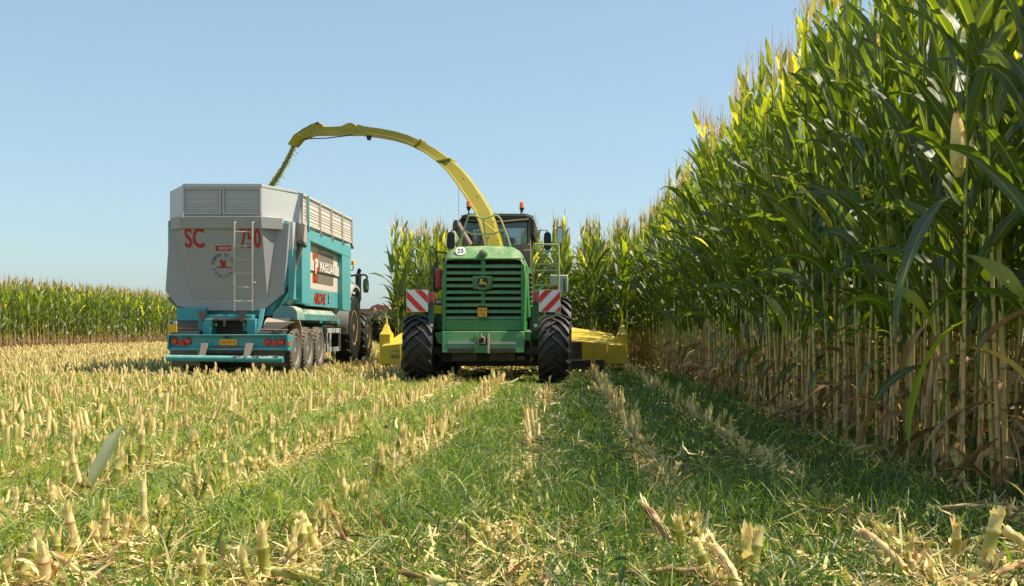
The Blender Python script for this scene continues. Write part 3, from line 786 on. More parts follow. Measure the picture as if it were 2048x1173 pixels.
LOOSE = [((1938, 985, .02), (1908, 915, .20), 0.019, 0.66, 'yellow broken stalk leaning left in front of the wall at right'),
         ((1725, 1062, .14), (1812, 1140, .05), 0.018, 0.82, 'pinkish stalk piece lying slanted in the grass at lower right'),
         ((2005, 1058, .14), (2075, 1110, .06), 0.023, 0.72, 'cream stalk piece cut by the right edge of the photo'),
         ((912, 1045, .09), (955, 1085, .05), 0.019, 0.60, 'green stalk piece lying at lower centre'),
         ((865, 1160, .07), (930, 1190, .05), 0.021, 0.66, 'yellow stalk piece lying at the bottom edge near centre'),
         ((1715, 1032, .06), (1590, 1012, .07), 0.012, 0.86, 'thin tan stalk lying across the shaded grass'),
         ((1870, 1018, .06), (2010, 1016, .07), 0.014, 0.82, 'tan stalk lying flat below the wall at far right'),
         ((550, 1142, .06), (640, 1164, .05), 0.017, 0.60, 'green stalk piece lying beside the thick stub'),
         ((1425, 1090, .16), (1480, 1180, .03), 0.020, 0.72, 'bright split stalk piece leaning left in the clump at bottom right'),
         ((1990, 1150, .10), (2060, 1120, .08), 0.012, 0.9, 'brown stalk piece behind the corner stub'),
         ((90, 1105, .05), (170, 1150, .05), 0.010, 0.8, 'thin tan stalk piece near the bottom left corner'),
         ((370, 950, .10), (430, 1010, .04), 0.008, 0.74, 'pale splinter lying crosswise left of centre'),
         ((660, 1020, .20), (700, 1100, .03), 0.012, 0.84, 'tan bent stalk leaning beside the stout yellow stub'),
         ((750, 1140, .06), (880, 1165, .05), 0.011, 0.92, 'brown stalk piece lying near the bottom centre'),
         ((1240, 1150, .06), (1400, 1140, .06), 0.012, 0.95, 'dark brown stalk piece lying along the bottom'),
         ((1560, 1010, .05), (1600, 1000, .06), 0.016, 0.72, 'short pinkish stalk end in the shaded grass'),
         ((1290, 1010, .16), (1345, 1090, .03), 0.017, 0.84, 'pink brown stalk leaning at the end of the pale row'),
         ((460, 820, .05), (520, 850, .05), 0.012, 0.72, 'pale stalk piece lying between rows at left')]
for i_, (a_, b_, r_, t_, lab) in enumerate(LOOSE): loose_stalk(W3(*a_), W3(*b_), r_, lab, i_ + 1, t_)
# pale torn leaf standing in the stubble
tl = VM()
r_ = np.random.default_rng(9)
q = P(178, 985, 6.0)
strips(tl, np.array([[q.x, q.y, 0.0]]), [R(55)], [R(64)], [0.42], [0.11], [R(12)], [0.60], 10, 5, fold=0.3, wave=0.04, rng=r_, twist=[0.3])
pale = plantmat('pale dried leaf', 0.3, midrib=True, rough=0.6)
for n_ in pale.node_tree.nodes:
    if n_.type == 'VALTORGB':
        for e_ in n_.color_ramp.elements: e_.color = (0.33, 0.36, 0.24, 1)
tag(tl.obj('torn_leaf', [pale]), 'large pale grey green torn leaf standing among the stubs at left', 'torn leaf')

# far stubs: one mass
FS = []
for i in range(10):
    a, hu = stub_variant(700 + i, 0.16 + 0.008 * i, near=False)
    if hu.n: 
        v, f, t, uv, mi = hu.cat(); a.add(v, f, t, uv)
    FS.append(a)
pts = [(x, y) for x, y, l_ in far_stubs]
for i, x0 in enumerate(FARROWS):
    y = 3.6 if i > 6 else 24.0
    lim = 75 if x0 < -3 else 24
    while y < lim:
        if not (x0 < -0.58 * y - 1.5 or blocked(x0, y)): pts.append((x0 + rngs.normal(0, 0.035), y))
        y += rngs.uniform(0.05, 0.13) * (1 if y < 30 else 1.6)
pts = np.array([p for p in pts if p[0] > -24.0]); n = len(pts)
vm = VM(); sc = rngs.uniform(0.8, 1.25, (n, 1)) * np.ones((n, 3)); sc[:, 2] *= rngs.uniform(0.45, 1.05, n); sc[pts[:, 1] > 30, :2] *= 1.5
merge_instances(vm, FS, rngs.integers(0, len(FS), n), np.stack([pts[:, 0], pts[:, 1], np.full(n, -0.03)], -1), rngs.uniform(0, 6.28, n), sc)
tag(vm.obj('far_stubble', ['straw']), 'straw coloured stubble rows running back to the trailer and far field', 'stubble', kind='stuff')

# ------------------------------------------------------------------ weed grass, straw litter, foxtail heads
def scatter(n, y0, y1, power, x0=None, x1=None):
    """more points close to the camera; only the wedge the photo could see, plus a margin"""
    u = rngs.random(n); y = (y0 ** power + u * (y1 ** power - y0 ** power)) ** (1 / power)
    lo = -0.58 * y - 1.4; hi = np.minimum(0.47 * y + 0.4, 6.0)
    if x0 is not None: lo = np.maximum(lo, x0)
    if x1 is not None: hi = np.minimum(hi, x1)
    x = lo + rngs.random(n) * (hi - lo)
    return x, y
def vnoise(x, y, s, seed):
    r = np.random.default_rng(seed); a = 0
    for k in range(5):
        fx, fy, ph = r.normal(0, s), r.normal(0, s), r.uniform(0, 6.28); a = a + np.sin(fx * x + fy * y + ph)
    return a / 5
def veg_ok(x, y):
    k = ~(((x > -2.85) & (x < -2.25) & (y > 17.3) & (y < 19.3)) | ((x > -0.5) & (x < 0.12) & (y > 17.3) & (y < 19.3)))
    return k
def rowdist(x): return np.abs(((x - 1.34) / 0.79 + 0.5) % 1.0 - 0.5) * 0.79

g = VM()
for n, y0, y1, S, pw in ((180000, 3.3, 8.5, 4, 1.0), (190000, 8.5, 19, 3, 1.0), (56000, 19, 36, 2, 1.0)):
    x, y = scatter(n, y0, y1, pw)
    d = vnoise(x, y, 1.6, 1) + 0.35 * vnoise(x, y, 6, 2)
    right = np.clip((x + 1.6) / 1.6, 0, 1)
    keep = (rngs.random(n) < 0.50 + 0.30 * right + 0.9 * d + np.clip((rowdist(x) - 0.13) * 4, -0.5, 0.35)) & veg_ok(x, y) & ~((x < -3) & (y > 24) & (rngs.random(n) < 0.7)) & ~((np.abs(x + 0.25) < 0.28) & (rngs.random(n) < 0.45))
    keep &= ~((y < 4.9) & (rngs.random(n) < 0.45)); x, y, right, d = x[keep], y[keep], right[keep], d[keep]; m = len(x)
    # green weeds grow taller toward the standing maize
    L = rngs.uniform(0.06, 0.20, m) * (0.9 + 0.4 * right) * (1 + 0.7 * d) ; L[y < 4.6] *= 0.75
    flat = rngs.random(m) < 0.5
    el = np.where(flat, R(1) * rngs.uniform(5, 35, m), R(1) * rngs.uniform(40, 88, m))
    tint = 0.29 + 0.13 * rngs.normal(0, 1, m) + 0.19 * (1 - right) - 0.04 * right
    dry = rngs.random(m) < (0.15 - 0.09 * right); tint[dry] = rngs.uniform(0.62, 0.85, dry.sum())
    tint = np.clip(tint, 0.02, 0.95)
    wd = rngs.uniform(0.0035, 0.009, m) * np.where(y > 8.5, np.minimum(2.2, y / 8.5 * 1.0), 1.0)
    strips(g, np.stack([x, y, np.full(m, -0.02)], -1), rngs.uniform(0, 6.28, m), el, L, wd, R(1) * rngs.uniform(10, 110, m), tint, S, 2, twist=rngs.normal(0, 0.8, m), power=1.5, prof=np.linspace(1, 0.12, S + 1))
# small broad-leaved weeds in clumps
n = 26000; x, y = scatter(n, 3.4, 14, 1.0); d = vnoise(x, y, 3.0, 77)
keep = (rngs.random(n) < 0.9 * np.clip(d + 0.1, 0, 1)) & (rowdist(x) > 0.12); x, y = x[keep], y[keep]; m = len(x)
strips(g, np.stack([x, y, rngs.uniform(0, 0.07, m)], -1), rngs.uniform(0, 6.28, m), R(1) * rngs.uniform(5, 70, m), rngs.uniform(0.035, 0.08, m), rngs.uniform(0.012, 0.026, m), R(1) * rngs.uniform(10, 90, m),
       np.clip(rngs.normal(0.30, 0.10, m), 0, 0.6), 4, 3, fold=0.35, prof=np.array([0.3, 0.9, 1.0, 0.7, 0.1]))
# longer, broader blades bent over one another
n = 30000; x, y = scatter(n, 3.4, 13, 1.0); d = vnoise(x, y, 1.4, 31)
keep = (rngs.random(n) < 0.35 + 0.6 * d) & (np.abs(x + 0.25) > 0.2) & (rowdist(x) > 0.14); x, y = x[keep], y[keep]; m = len(x)
strips(g, np.stack([x, y, np.full(m, -0.01)], -1), rngs.normal(0.6, 1.6, m), R(1) * rngs.uniform(25, 80, m), rngs.uniform(0.14, 0.34, m), rngs.uniform(0.006, 0.015, m), R(1) * rngs.uniform(50, 150, m),
       np.clip(rngs.normal(0.29, 0.14, m) + np.where(x < -1, 0.08, 0), 0, 0.8), 7, 3, twist=rngs.normal(0, 0.8, m), power=1.3, fold=0.3, prof=np.linspace(1, 0.1, 8) ** 0.6)
tag(g.obj('weed_grass', ['grassblade']), 'green weed grass growing between the stubble rows', 'grass', kind='stuff')

s_ = VM()
for n, y0, y1, pw in ((52000, 3.3, 9, 1.0), (50000, 9, 26, 1.0), (26000, 24, 75, 1.2)):
    x, y = scatter(n, y0, y1, pw)
    left = np.clip((0.3 - x) / 2.0, 0, 1); near = np.clip((5.6 - y) / 1.0, 0, 1)
    rd = rowdist(x)
    keep = (rngs.random(n) < 0.02 + 0.04 * left + 0.36 * near + np.where((rd < 0.12) & (np.abs(x + 0.24) > 0.2), 0.75, 0) + np.where(np.abs(x + 0.24) < 0.22, 0.25, 0) + 0.3 * (y > 24) + 0.25 * vnoise(x, y, 2.2, 7)) & (x > -24) & veg_ok(x, y)
    x, y = x[keep], y[keep]; m = len(x)
    L = rngs.gamma(2.0, 0.028, m) + 0.015; L = np.minimum(L, 0.24) * np.where(y > 9, 1.3, 1)
    wd = rngs.gamma(2.0, 0.0035, m) + 0.003; wd = np.minimum(wd, 0.022) * np.where(y > 9, np.minimum(2.5, y / 9), 1)
    el = R(1) * rngs.normal(8, 16, m)
    tint = rngs.choice([0.66, 0.72, 0.76, 0.82, 0.90, 0.97, 0.55], m, p=[.13, .24, .22, .15, .11, .10, .05]) + rngs.normal(0, 0.02, m)
    strips(s_, np.stack([x, y, rngs.uniform(-0.005, 0.035, m)], -1), rngs.uniform(0, 6.28, m), el, L, wd, R(1) * rngs.normal(0, 40, m), tint, 2, 2, twist=rngs.normal(0, 1.0, m), prof=np.array([0.7, 1, 0.6]))
tag(s_.obj('straw_litter', ['straw']), 'chopped straw and leaf shreds strewn over the stubble field', 'straw', kind='stuff')

b_ = VM()
n = 450; x, y = scatter(n, 3.4, 11, 1.0)
keep = (rngs.random(n) < np.where(y < 5.8, 0.75, 0.22 + 0.15 * (x < 0))); x, y = x[keep], y[keep]; m = len(x)
strips(b_, np.stack([x, y, rngs.uniform(0.0, 0.05, m)], -1), rngs.uniform(0, 6.28, m), R(1) * rngs.uniform(-5, 55, m), rngs.uniform(0.06, 0.26, m), rngs.uniform(0.008, 0.03, m), R(1) * rngs.uniform(0, 150, m),
       rngs.choice([0.30, 0.76, 0.80, 0.86, 0.93, 1.0], m), 8, 3, twist=rngs.normal(0, 2.4, m), fold=0.5, wave=0.12, rng=rngs, swerve=rngs.normal(0, 1, m))
# dry leaves and sheaths hanging and lying at the foot of the wall
n = 450; y = rngs.uniform(4.7, 24, n); x = 2.2 + 0.25 * np.maximum(0, (9 - y) / 4) + rngs.uniform(-0.3, 1.2, n)
strips(b_, np.stack([x, y, rngs.uniform(0.0, 0.38, n)], -1), rngs.uniform(0, 6.28, n), R(1) * rngs.uniform(-60, 60, n), rngs.uniform(0.12, 0.4, n), rngs.uniform(0.02, 0.05, n), R(1) * rngs.uniform(0, 150, n),
       rngs.choice([0.86, 0.90, 0.95, 1.0], n), 6, 3, twist=rngs.normal(0, 2.0, n), fold=0.5, wave=0.12, rng=rngs)
tag(b_.obj('dry_leaf_litter', ['straw']), 'curled dry maize leaves lying among the stubs and at the wall foot', 'dry leaves', kind='stuff')

f_ = VM()
n = 2400; x, y = scatter(n, 3.6, 14, 1.0)
keep = rngs.random(n) < np.clip((x + 2.2) / 3.2, 0.03, 1) * (0.55 + 0.5 * vnoise(x, y, 1.5, 14)); x, y = x[keep], y[keep]; m = len(x)
for i in range(m):
    a = rngs.uniform(0, 6.28); hgt = rngs.uniform(0.10, 0.24); ln = rngs.uniform(0.03, 0.06); e0 = R(rngs.uniform(35, 85))
    p0 = np.array([x[i], y[i], 0.0]); d = np.array([math.cos(a) * math.cos(e0), math.sin(a) * math.cos(e0), math.sin(e0)])
    p1 = p0 + d * hgt; d2 = d + np.array([math.cos(a) * 0.3, math.sin(a) * 0.3, -0.15]); d2 /= np.linalg.norm(d2)
    q = np.linspace(0, 1, 5)
    tubes(f_, p1[None] + d2[None] * (q * ln)[:, None], np.array([0.002, 0.0045, 0.005, 0.004, 0.001]), 0.57 + rngs.normal(0, 0.05), 5)
    tubes(f_, np.stack([p0, (p0 + p1) / 2, p1]), np.array([0.0012] * 3), 0.45, 3)
tag(f_.obj('foxtail_weeds', ['grassblade']), 'foxtail seed heads standing in the shaded grass beside the maize', 'weeds', kind='stuff')
# ------------------------------------------------------------------ forage harvester
HX = -1.30
H = empty('forage_harvester', (HX, 18.6, 0), 'green and yellow forage harvester cutting maize, seen from behind', 'forage harvester')
def S(px, py, D=18.6): return P(px, py, D)
# engine hood
ra = [(884, 662), (884, 560), (887, 532), (893, 521), (906, 517), (940, 517), (974, 517), (1010, 517), (1030, 517), (1041, 521), (1048, 532), (1050, 560), (1047, 662)]
rb = [(884, 662), (883, 560), (888, 524), (896, 504), (912, 495), (940, 493), (974, 492), (1010, 493), (1026, 495), (1040, 503), (1050, 524), (1055, 560), (1052, 662)]
A = [S(a, b) for a, b in ra]
A2 = [S(a, b, 18.63) + Vector((0, 0, 0.012)) for a, b in ra]
B = [S(a, b, 18.95) for a, b in rb]; B1 = [a.lerp(b, 0.55) + Vector((0, 0, 0.035 if 2 < i < 10 else 0)) for i, (a, b) in enumerate(zip(A, B))]
Cc = [Vector((b.x, 20.2, b.z + 0.02)) for b in B]; Dd = [Vector(((b.x - HX) * 0.98 + HX, 21.1, b.z + 0.0)) for b in B]
hood = MB().loft([A, A2, B1, B, Cc, Dd], closed=True, cap0=False, cap1=True).build('engine_hood', 'green', H, angle=50)
# rear grille: surround, slats, dark mesh
gb = MB()
gb.pbox(886, 517, 1048, 664, 18.80, 18.84); gb.build('radiator_screen', 'mesh', H)
fr = MB()
xi0, xi1 = 891.5, 1042.5
# side stiles and the bottom panel
for a, b in (((884, 560), (887, 532)), ):
    pass
fr.prism([S(884, 662), S(891.5, 662), S(893, 560), S(893, 519), S(889, 524), S(886, 540), S(884, 560)], (0, 0.2, 0))
fr.prism([S(1042.5, 662), S(1047, 662), S(1050, 560), S(1048, 532), S(1043, 522), S(1041.5, 560)], (0, 0.2, 0))
fr.pbox(891, 641, 1043, 662, 18.595, 18.78)
fr.pbox(893, 515.5, 1042, 520.5, 18.61, 18.80)
fr.build('grille_frame', 'green', H, bevel=0.012)
sl = MB()
ys = [524.0 + 12.75 * k for k in range(10)]
k = 0
def slat(px0, px1, py):
    a = S(px0, py - 2.9); b = S(px1, py + 2.9)
    # tilted louvre: outer lip lower than the inner edge
    y0, y1 = 18.605, 18.70
    sl.hexa([(a.x, y0, b.z - .006), (b.x, y0, b.z - .006), (b.x, y1, b.z + 0.012), (a.x, y1, b.z + 0.012), (a.x, y0 + 0.02, a.z - .004), (b.x, y0 + .02, a.z - .004), (b.x, y1, a.z + .016), (a.x, y1, a.z + .016)])
for k in range(9):
    py = 526 + 12.9 * (k + 0.5) + 0.5
    slat(890, 1044, py)
slo = sl.build('grille_slats', 'green', H, bevel=0.006)
st_ = MB(); st_.pbox(962, 519, 971, 642, 18.64, 18.74)
st_.loft([[S(965, 545.5, D) + Vector(((x) / 117.2, 0, z / 117.2)) for x, z in ((-22, -11), (-18, -33), (18, -33), (22, -11), (18, -7), (-18, -7))] for D in (18.60, 18.7)])
st_.build('grille_post', 'green', H, bevel=0.008)
# emblem: leaping deer on a dark rounded shield with a yellow rim
cx, cz = S(965.5, 566).x, S(965.5, 566).z; u = 1 / 117.2
def shield(w, h, y):
    pts = []
    for i in range(32):
        t = 2 * math.pi * i / 32; c_, s_ = math.cos(t), math.sin(t)
        k = 1 / (abs(c_) ** 3.2 + abs(s_) ** 3.2) ** (1 / 3.2)
        pts.append(Vector((cx + w * k * c_ * (1 - 0.06 * (s_ < 0) * abs(s_)), y, cz + h * k * s_)))
    return pts
eb = MB()
eb.prism(shield(15.8 * u, 14.2 * u, 18.575), (0, 0.05, 0), 0)
eb.prism(shield(12.4 * u, 11.2 * u, 18.568), (0, 0.05, 0), 1)
eb.prism(shield(11.6 * u, 10.4 * u, 18.564), (0, 0.05, 0), 2)
deer = [(-9, -3.2), (-7.6, -1.2), (-5.2, -0.3), (-4.6, 2.2), (-5.6, 4.4), (-5.2, 6.0), (-3.6, 6.8), (-3.4, 8.2), (-1.6, 8.6), (0.2, 7.6), (0.4, 5.4), (-0.8, 3.8), (-0.6, 2.0), (1.6, 1.2), (4.4, 1.0), (6.0, 2.2), (6.3, 0.4), (6.6, -1.8), (8.6, -4.2), (10.2, -7.6), (8.4, -6.4), (5.2, -3.6), (3.0, -2.8), (-1.2, -2.6), (-3.0, -3.6), (-5.6, -4.4), (-4.0, -2.2), (-6.6, -2.6)]
dv = [Vector((cx + x * u, 18.560, cz + y * u)) for x, y in deer]
import mathutils
tri = mathutils.geometry.tessellate_polygon([dv])
eb.add(dv, [tuple(t) for t in tri], 3)
eb.build('emblem', ['green', 'chute', 'ink', 'yellow'], H)
# speed disc, work light, number plate
sd = MB(); q = S(921.5, 504.5, 18.74)
nrm = Vector((0, -0.85, 0.53)).normalized(); upv = Vector((0, 0.53, 0.85)).normalized()
ring = [q + nrm * 0.035 + (Vector((1, 0, 0)) * math.cos(t) + upv * math.sin(t)) * 0.088 for t in [2 * math.pi * i / 24 for i in range(24)]]
sd.loft([[p - nrm * 0.03 for p in ring], ring], 0)
sd.text('25', q + nrm * 0.037, (1, 0, 0), upv, 0.085, 1, bold=0.01)
sd.build('speed_disc', ['white', 'ink'], H)
wl_ = MB(); q = S(966, 508, 18.62)
wl_.lathe([(0.085, 0.25), (0.078, 0.02), (0.058, -0.02), (0.045, -0.02)], q, 'Y', 20)
wl_.build('work_light', 'green', H)
l2 = MB(); l2.lathe([(0.05, 0.01), (0.05, -0.022), (0.03, -0.035)], q, 'Y', 16); l2.build('lamp', 'brownpost', H)
np_ = MB(); a = S(956, 616); b = S(974, 634)
np_.box(a.x, b.x, 18.56, 18.60, b.z, a.z, 0)
np_.box(a.x + .02, b.x - .02, 18.555, 18.62, a.z, a.z + 0.035, 2)
mz = (a.z + b.z) / 2; mxx = (a.x + b.x) / 2
np_.text('AK 9', Vector((mxx, 18.558, mz + 0.032)), (1, 0, 0), (0, 0, 1), 0.045, 1, width=0.12)
np_.text('732', Vector((mxx, 18.558, mz - 0.035)), (1, 0, 0), (0, 0, 1), 0.048, 1, width=0.11)
np_.build('number_plate', ['plate', 'redink', 'black'], H, label='orange number plate on the grille')
# sunlit side panel with louvres, on the right flank
sp_ = MB()
X0 = S(1052, 560, 18.95).x
sp_.hexa([(X0, 18.97, 1.05), (X0 + 0.05, 18.97, 1.1), (X0 + 0.09, 20.4, 1.15), (X0, 20.4, 1.1), (X0 - 0.02, 18.97, 2.02), (X0 + 0.02, 18.97, 2.0), (X0 + 0.05, 20.4, 2.0), (X0 - 0.02, 20.4, 2.05)], 0)
for k in range(7):
    z = 1.35 + k * 0.085
    sp_.box(X0 + 0.03, X0 + 0.085, 19.4, 20.1, z, z + 0.03, 1)
sp_.build('side_panel', ['green', 'black'], H, bevel=0.01)
# rear bumper / counterweight with reflective strips and hitch
bm = MB()
bm.hexa([S(884, 706, 18.45), S(1048, 706, 18.45), S(1048, 706, 19.2), S(884, 706, 19.2), S(884, 663, 18.52), S(1048, 663, 18.52), S(1052, 663, 19.2), S(878, 663, 19.2)])
bm.prism([S(868, 665, 18.7), S(884, 665, 18.7), S(884, 690, 18.7), S(874, 686, 18.7)], (0, 0.5, 0))
bm.prism([S(1048, 663, 18.7), S(1062, 663, 18.7), S(1062, 682, 18.7), S(1046, 682, 18.7)], (0, 0.5, 0))
bm.build('rear_bumper', 'green', H, bevel=0.012)
b2 = MB(); b2.pbox(895, 683.5, 949, 688.5, 18.465, 18.50, 0); b2.pbox(981, 684, 1032, 689, 18.465, 18.50, 0)
b2.build('reflective_strip', ['lgrey'], H)
b2 = MB(); b2.pbox(896, 697, 950, 705, 18.44, 18.5); b2.pbox(980, 697, 1032, 705, 18.44, 18.5); b2.build('rubber_mat', 'darkmetal', H)
hb = MB()
hb.pbox(949, 666, 951.5, 707, 18.32, 18.5, 0); hb.pbox(974.5, 667, 977.5, 707, 18.32, 18.5, 1)
hb.pbox(951, 691, 975, 706, 18.36, 18.42, 0); hb.pbox(951, 675, 975, 690, 18.42, 18.44, 2)
hb.tube([S(962, 667, 18.3), S(963, 674, 18.3), S(969, 677, 18.3), S(969, 687, 18.3), S(956, 687.5, 18.3), S(956, 677, 18.3), S(962, 676, 18.3)], 0.014, 6, 1)
hb.build('tow_hitch', ['green', 'mud', 'black'], H, bevel=0.004)
r_ = np.random.default_rng(2)
for x0, x1 in ((904, 954), (979, 1030)):
    br_ = MB()
    br_.pbox(x0, 705, x1, 710, 18.77, 18.81)
    for k in range(26):
        a = x0 + (x1 - x0) * k / 26
        br_.pbox(a, 707, a + (x1 - x0) / 26 - 0.25, 721 + r_.uniform(-1, 2), 18.75 + r_.uniform(0, .02), 18.8)
    br_.build('brush_skirt', 'darkmetal', H)
rr_ = MB(); q = S(1038.5, 701, 18.5); rr_.lathe([(0.055, 0.05), (0.058, 0.0), (0.045, -0.02)], q, 'Y', 18); rr_.build('round_reflector', 'redlens', H)
ax = MB(); ax.pbox(862, 694, 1080, 710, 19.0, 19.25); ax.pbox(880, 706, 1060, 726, 19.3, 21.8, 0); ax.pbox(1032, 712, 1050, 722, 18.8, 19.4)
ax.pbox(868, 660, 1060, 700, 19.25, 22.0)
ax.build('axle_and_frame', 'darkmetal', H, bevel=0.02)
ug = MB(); ug.box(HX - 1.1, HX + 1.15, 21.2, 22.6, 0.5, 1.5); ug.box(HX - 0.75, HX + 0.75, 22.0, 23.0, 0.25, 1.2); ug.build('feed_housing', 'dgreen', H, bevel=0.02)
# corner posts with lights and warning boards
for sgn, px0, px1 in ((-1, 857, 868), (1, 1065, 1077)):
    m = MB(); m.pbox(px0, 603, px1, 662, 18.55, 18.62); m.pbox(px0 + 2, 603, px1 - 2, 610, 18.5, 18.6)
    m.build('corner_post', 'dgreen', H, bevel=0.006)
    m = MB(); q = S((px0 + px1) / 2, 652, 18.55); m.lathe([(0.03, 0.02), (0.03, -0.015), (0.015, -0.02)], q, 'Y', 12); m.build('reflector', 'lgrey', H)
    m = MB(); m.pbox(px0 + 0.6, 584, px1 - 0.6, 607, 18.50, 18.62, 0); m.pbox((px0 + px1) / 2 - 0.5, 584.5, (px0 + px1) / 2 + 0.5, 606.5, 18.493, 18.5, 1)
    m.build('tail_lamp', ['redlens', 'black'], H, bevel=0.004)
def warn_board(px0, py0, px1, py1, D, flip):
    m = MB(); a = P(px0, py1, D); b = P(px1, py0, D); w = b.x - a.x; h = b.z - a.z
    m.box(a.x, b.x, D, D + 0.02, a.z, b.z, 0)
    # diagonal red bands clipped to the square
    def clip(poly, fn):
        out = []
        for i in range(len(poly)):
            p, q = poly[i], poly[(i + 1) % len(poly)]; fp, fq = fn(p), fn(q)
            if fp >= 0: out.append(p)
            if (fp > 0) != (fq > 0) and fp != fq: t = fp / (fp - fq); out.append((p[0] + (q[0] - p[0]) * t, p[1] + (q[1] - p[1]) * t))
        return out
    for c0, cw in ((0.0, 0.29), (0.62, 0.33), (1.36, 0.34)):
        sq = [(0.015, 0.015), (0.985, 0.015), (0.985, 0.985), (0.015, 0.985)]
        p = clip(sq, lambda q: q[0] + q[1] - (c0 + 0.0)); p = clip(p, lambda q: (c0 + cw) - (q[0] + q[1]))
        if len(p) > 2:
            vs = [(a.x + ((1 - u_) if flip else u_) * w, D - 0.003, a.z + v_ * h) for u_, v_ in p]
            if not flip: pass
            m.add(vs, [tuple(range(len(vs)))] if not flip else [tuple(reversed(range(len(vs))))], 1)
    return m.build('warning_board', ['white', 'red'], H, smooth=False)
warn_board(813, 580, 856, 624, 18.5, False)
warn_board(1078, 580, 1121, 624.5, 18.5, True)
# rear wheels (steered) and larger front wheels
wheel(H, (S(1107.5, 0).x, 18.95, 0.56), 0.585, 0.52, 1, 'rubber', 'rimyellow', 0.30, 17, chev=1)
wheel(H, (S(836, 0).x, 18.95, 0.56), 0.585, 0.50, -1, 'rubber', 'rimyellow', 0.30, 17, chev=1)
wheel(H, (-0.17, 22.1, 0.76), 0.79, 0.62, 1, 'rubber', 'rimyellow', 0.42, 19, chev=1)
wheel(H, (-2.43, 22.1, 0.76), 0.79, 0.62, -1, 'rubber', 'rimyellow', 0.42, 19, chev=1)
# left flank: red tank, hoses, boxes
m = MB(); m.pbox(871, 538, 884, 578, 19.1, 19.7); m.build('red_tank', 'redink', H, bevel=0.04, seg=3)
m = MB(); m.pbox(870, 586, 883, 598, 18.95, 19.2, 0); m.pbox(876, 586, 877, 598, 18.945, 19.2, 2); m.pbox(869, 611, 884, 628, 18.95, 19.3, 0); m.pbox(872, 600, 883, 607, 19.0, 19.3, 1); m.build('filter_boxes', ['yellow', 'lgrey', 'black'], H, bevel=0.008)
m = MB(); m.pbox(865, 530, 873, 610, 19.6, 19.8, 0); m.pbox(866, 628, 886, 660, 19.0, 19.6, 0); m.pbox(868, 598, 886, 640, 19.4, 20.4, 0); m.build('side_frame', 'dgreen', H, bevel=0.01)
m = MB()
m.tube([S(861.5, 584, 19.6), S(861.5, 492, 19.6)], 0.012, 6, 1)
m.tube([S(867, 580, 19.5), S(868, 545, 19.5), S(869, 525, 19.5), S(880, 545, 19.6), S(880, 580, 19.6)], 0.02, 6, 0)
m.tube([S(873, 503, 20.2), S(884, 505.5, 20.2), S(893, 505, 20.2)], 0.02, 6, 0); m.tube([S(864, 492, 20.2), S(873, 503, 20.2), S(873, 535, 20.2)], 0.018, 6, 0)
m.build('hoses_and_mirror_arm', ['black', 'dgreen'], H)
# exhaust
m = MB(); pa, pb = S(938, 492, 20.0), S(913, 450, 20.0)
m.tube([pa, pa.lerp(pb, 0.35), pb], 0.082, 16)
ex = m.build('exhaust_pipe', 'exhaust', H)
m = MB(); d = (pb - pa).normalized(); nn = Vector((-0.72, -0.62, 0.32)).normalized(); u1 = (d - nn * d.dot(nn)).normalized(); u2 = nn.cross(u1)
qc = pb - d * 0.03 + nn * 0.055
m.loft([[qc - nn * k_ + u1 * (0.115 * math.cos(t)) + u2 * (0.074 * math.sin(t)) for t in [2 * math.pi * i / 20 for i in range(20)]] for k_ in (0.09, 0.0)])
m.build('exhaust_mouth', 'black', ex)
# cab
cb = MB()
DC = 21.3; D2 = 22.9; sc_ = DC / F
def Q(px, py, D=DC): return P(px, py, D)
xl, xr = Q(924, 0).x, Q(1062, 0).x; zt = Q(0, 440).z; zb = 1.55
for x in (xl + .04, xr - .045):
    for y in (DC, D2 - 0.1): cb.box(x - 0.045, x + 0.045, y, y + 0.1, zb, zt)
cb.box(xl, xr, DC - 0.01, DC + 0.02, zb, Q(0, 490).z); cb.box(Q(1040, 0).x, xr, DC - 0.02, DC + 0.01, zb, Q(0, 488).z)
cb.box(xl + .01, xr - .01, DC + 0.02, D2, zb - 0.02, zb + 0.25)
cb.box(Q(1030, 0).x, xr + 0.0, DC - 0.05, DC - 0.02, zb - 0.1, Q(0, 500).z)
cb.build('cab_frame', 'brownpost', H, bevel=0.015)
rf = MB()
rz0, rz1 = Q(0, 461).z, Q(0, 431).z; x0, x1 = Q(919, 0).x, Q(1070, 0).x
prof = [(x0, rz0 + 0.0), (x0 - 0.01, rz1 - 0.12), (x0 + 0.06, rz1 - 0.03), (x0 + 0.2, rz1), (x1 - 0.2, rz1), (x1 - 0.07, rz1 - 0.03), (x1 - 0.0, rz1 - 0.12), (x1 - 0.02, rz0 - 0.1), (x1 - 0.07, rz0 - 0.1), (x1 - 0.09, Q(0, 440).z), (x0 + 0.07, Q(0, 440).z), (x0 + 0.05, rz0)]
rf.loft([[Vector((x, y, z)) for x, z in prof] for y in (DC - 0.12, D2 + 0.2)])
roof = rf.build('cab_roof', 'black', H, bevel=0.02, seg=3)
m = MB(); m.loft([[Vector((x, y, z)) for x, z in ((x0 + 0.03, rz1 - 0.02), (x0 + 0.2, rz1 + 0.025), (x1 - 0.2, rz1 + 0.025), (x1 - 0.03, rz1 - 0.02))] for y in (DC - 0.10, D2 + 0.1)]); m.build('roof_cap', 'dgreen', roof, bevel=0.01)
m = MB(); m.tube([Q(932, 441, DC - .16), Q(1000, 444, DC - .16), Q(1058, 439, DC - .16)], 0.018, 8); m.build('roof_rail', 'brownpost', roof)
m = MB()
m.add([Q(930, 490), Q(1056, 490), Q(1056, 442), Q(930, 442)], [(0, 1, 2, 3)])
m.add([Q(933, 500, D2), Q(1056, 500, D2), Q(1056, 444, D2), Q(933, 444, D2)], [(0, 1, 2, 3)])
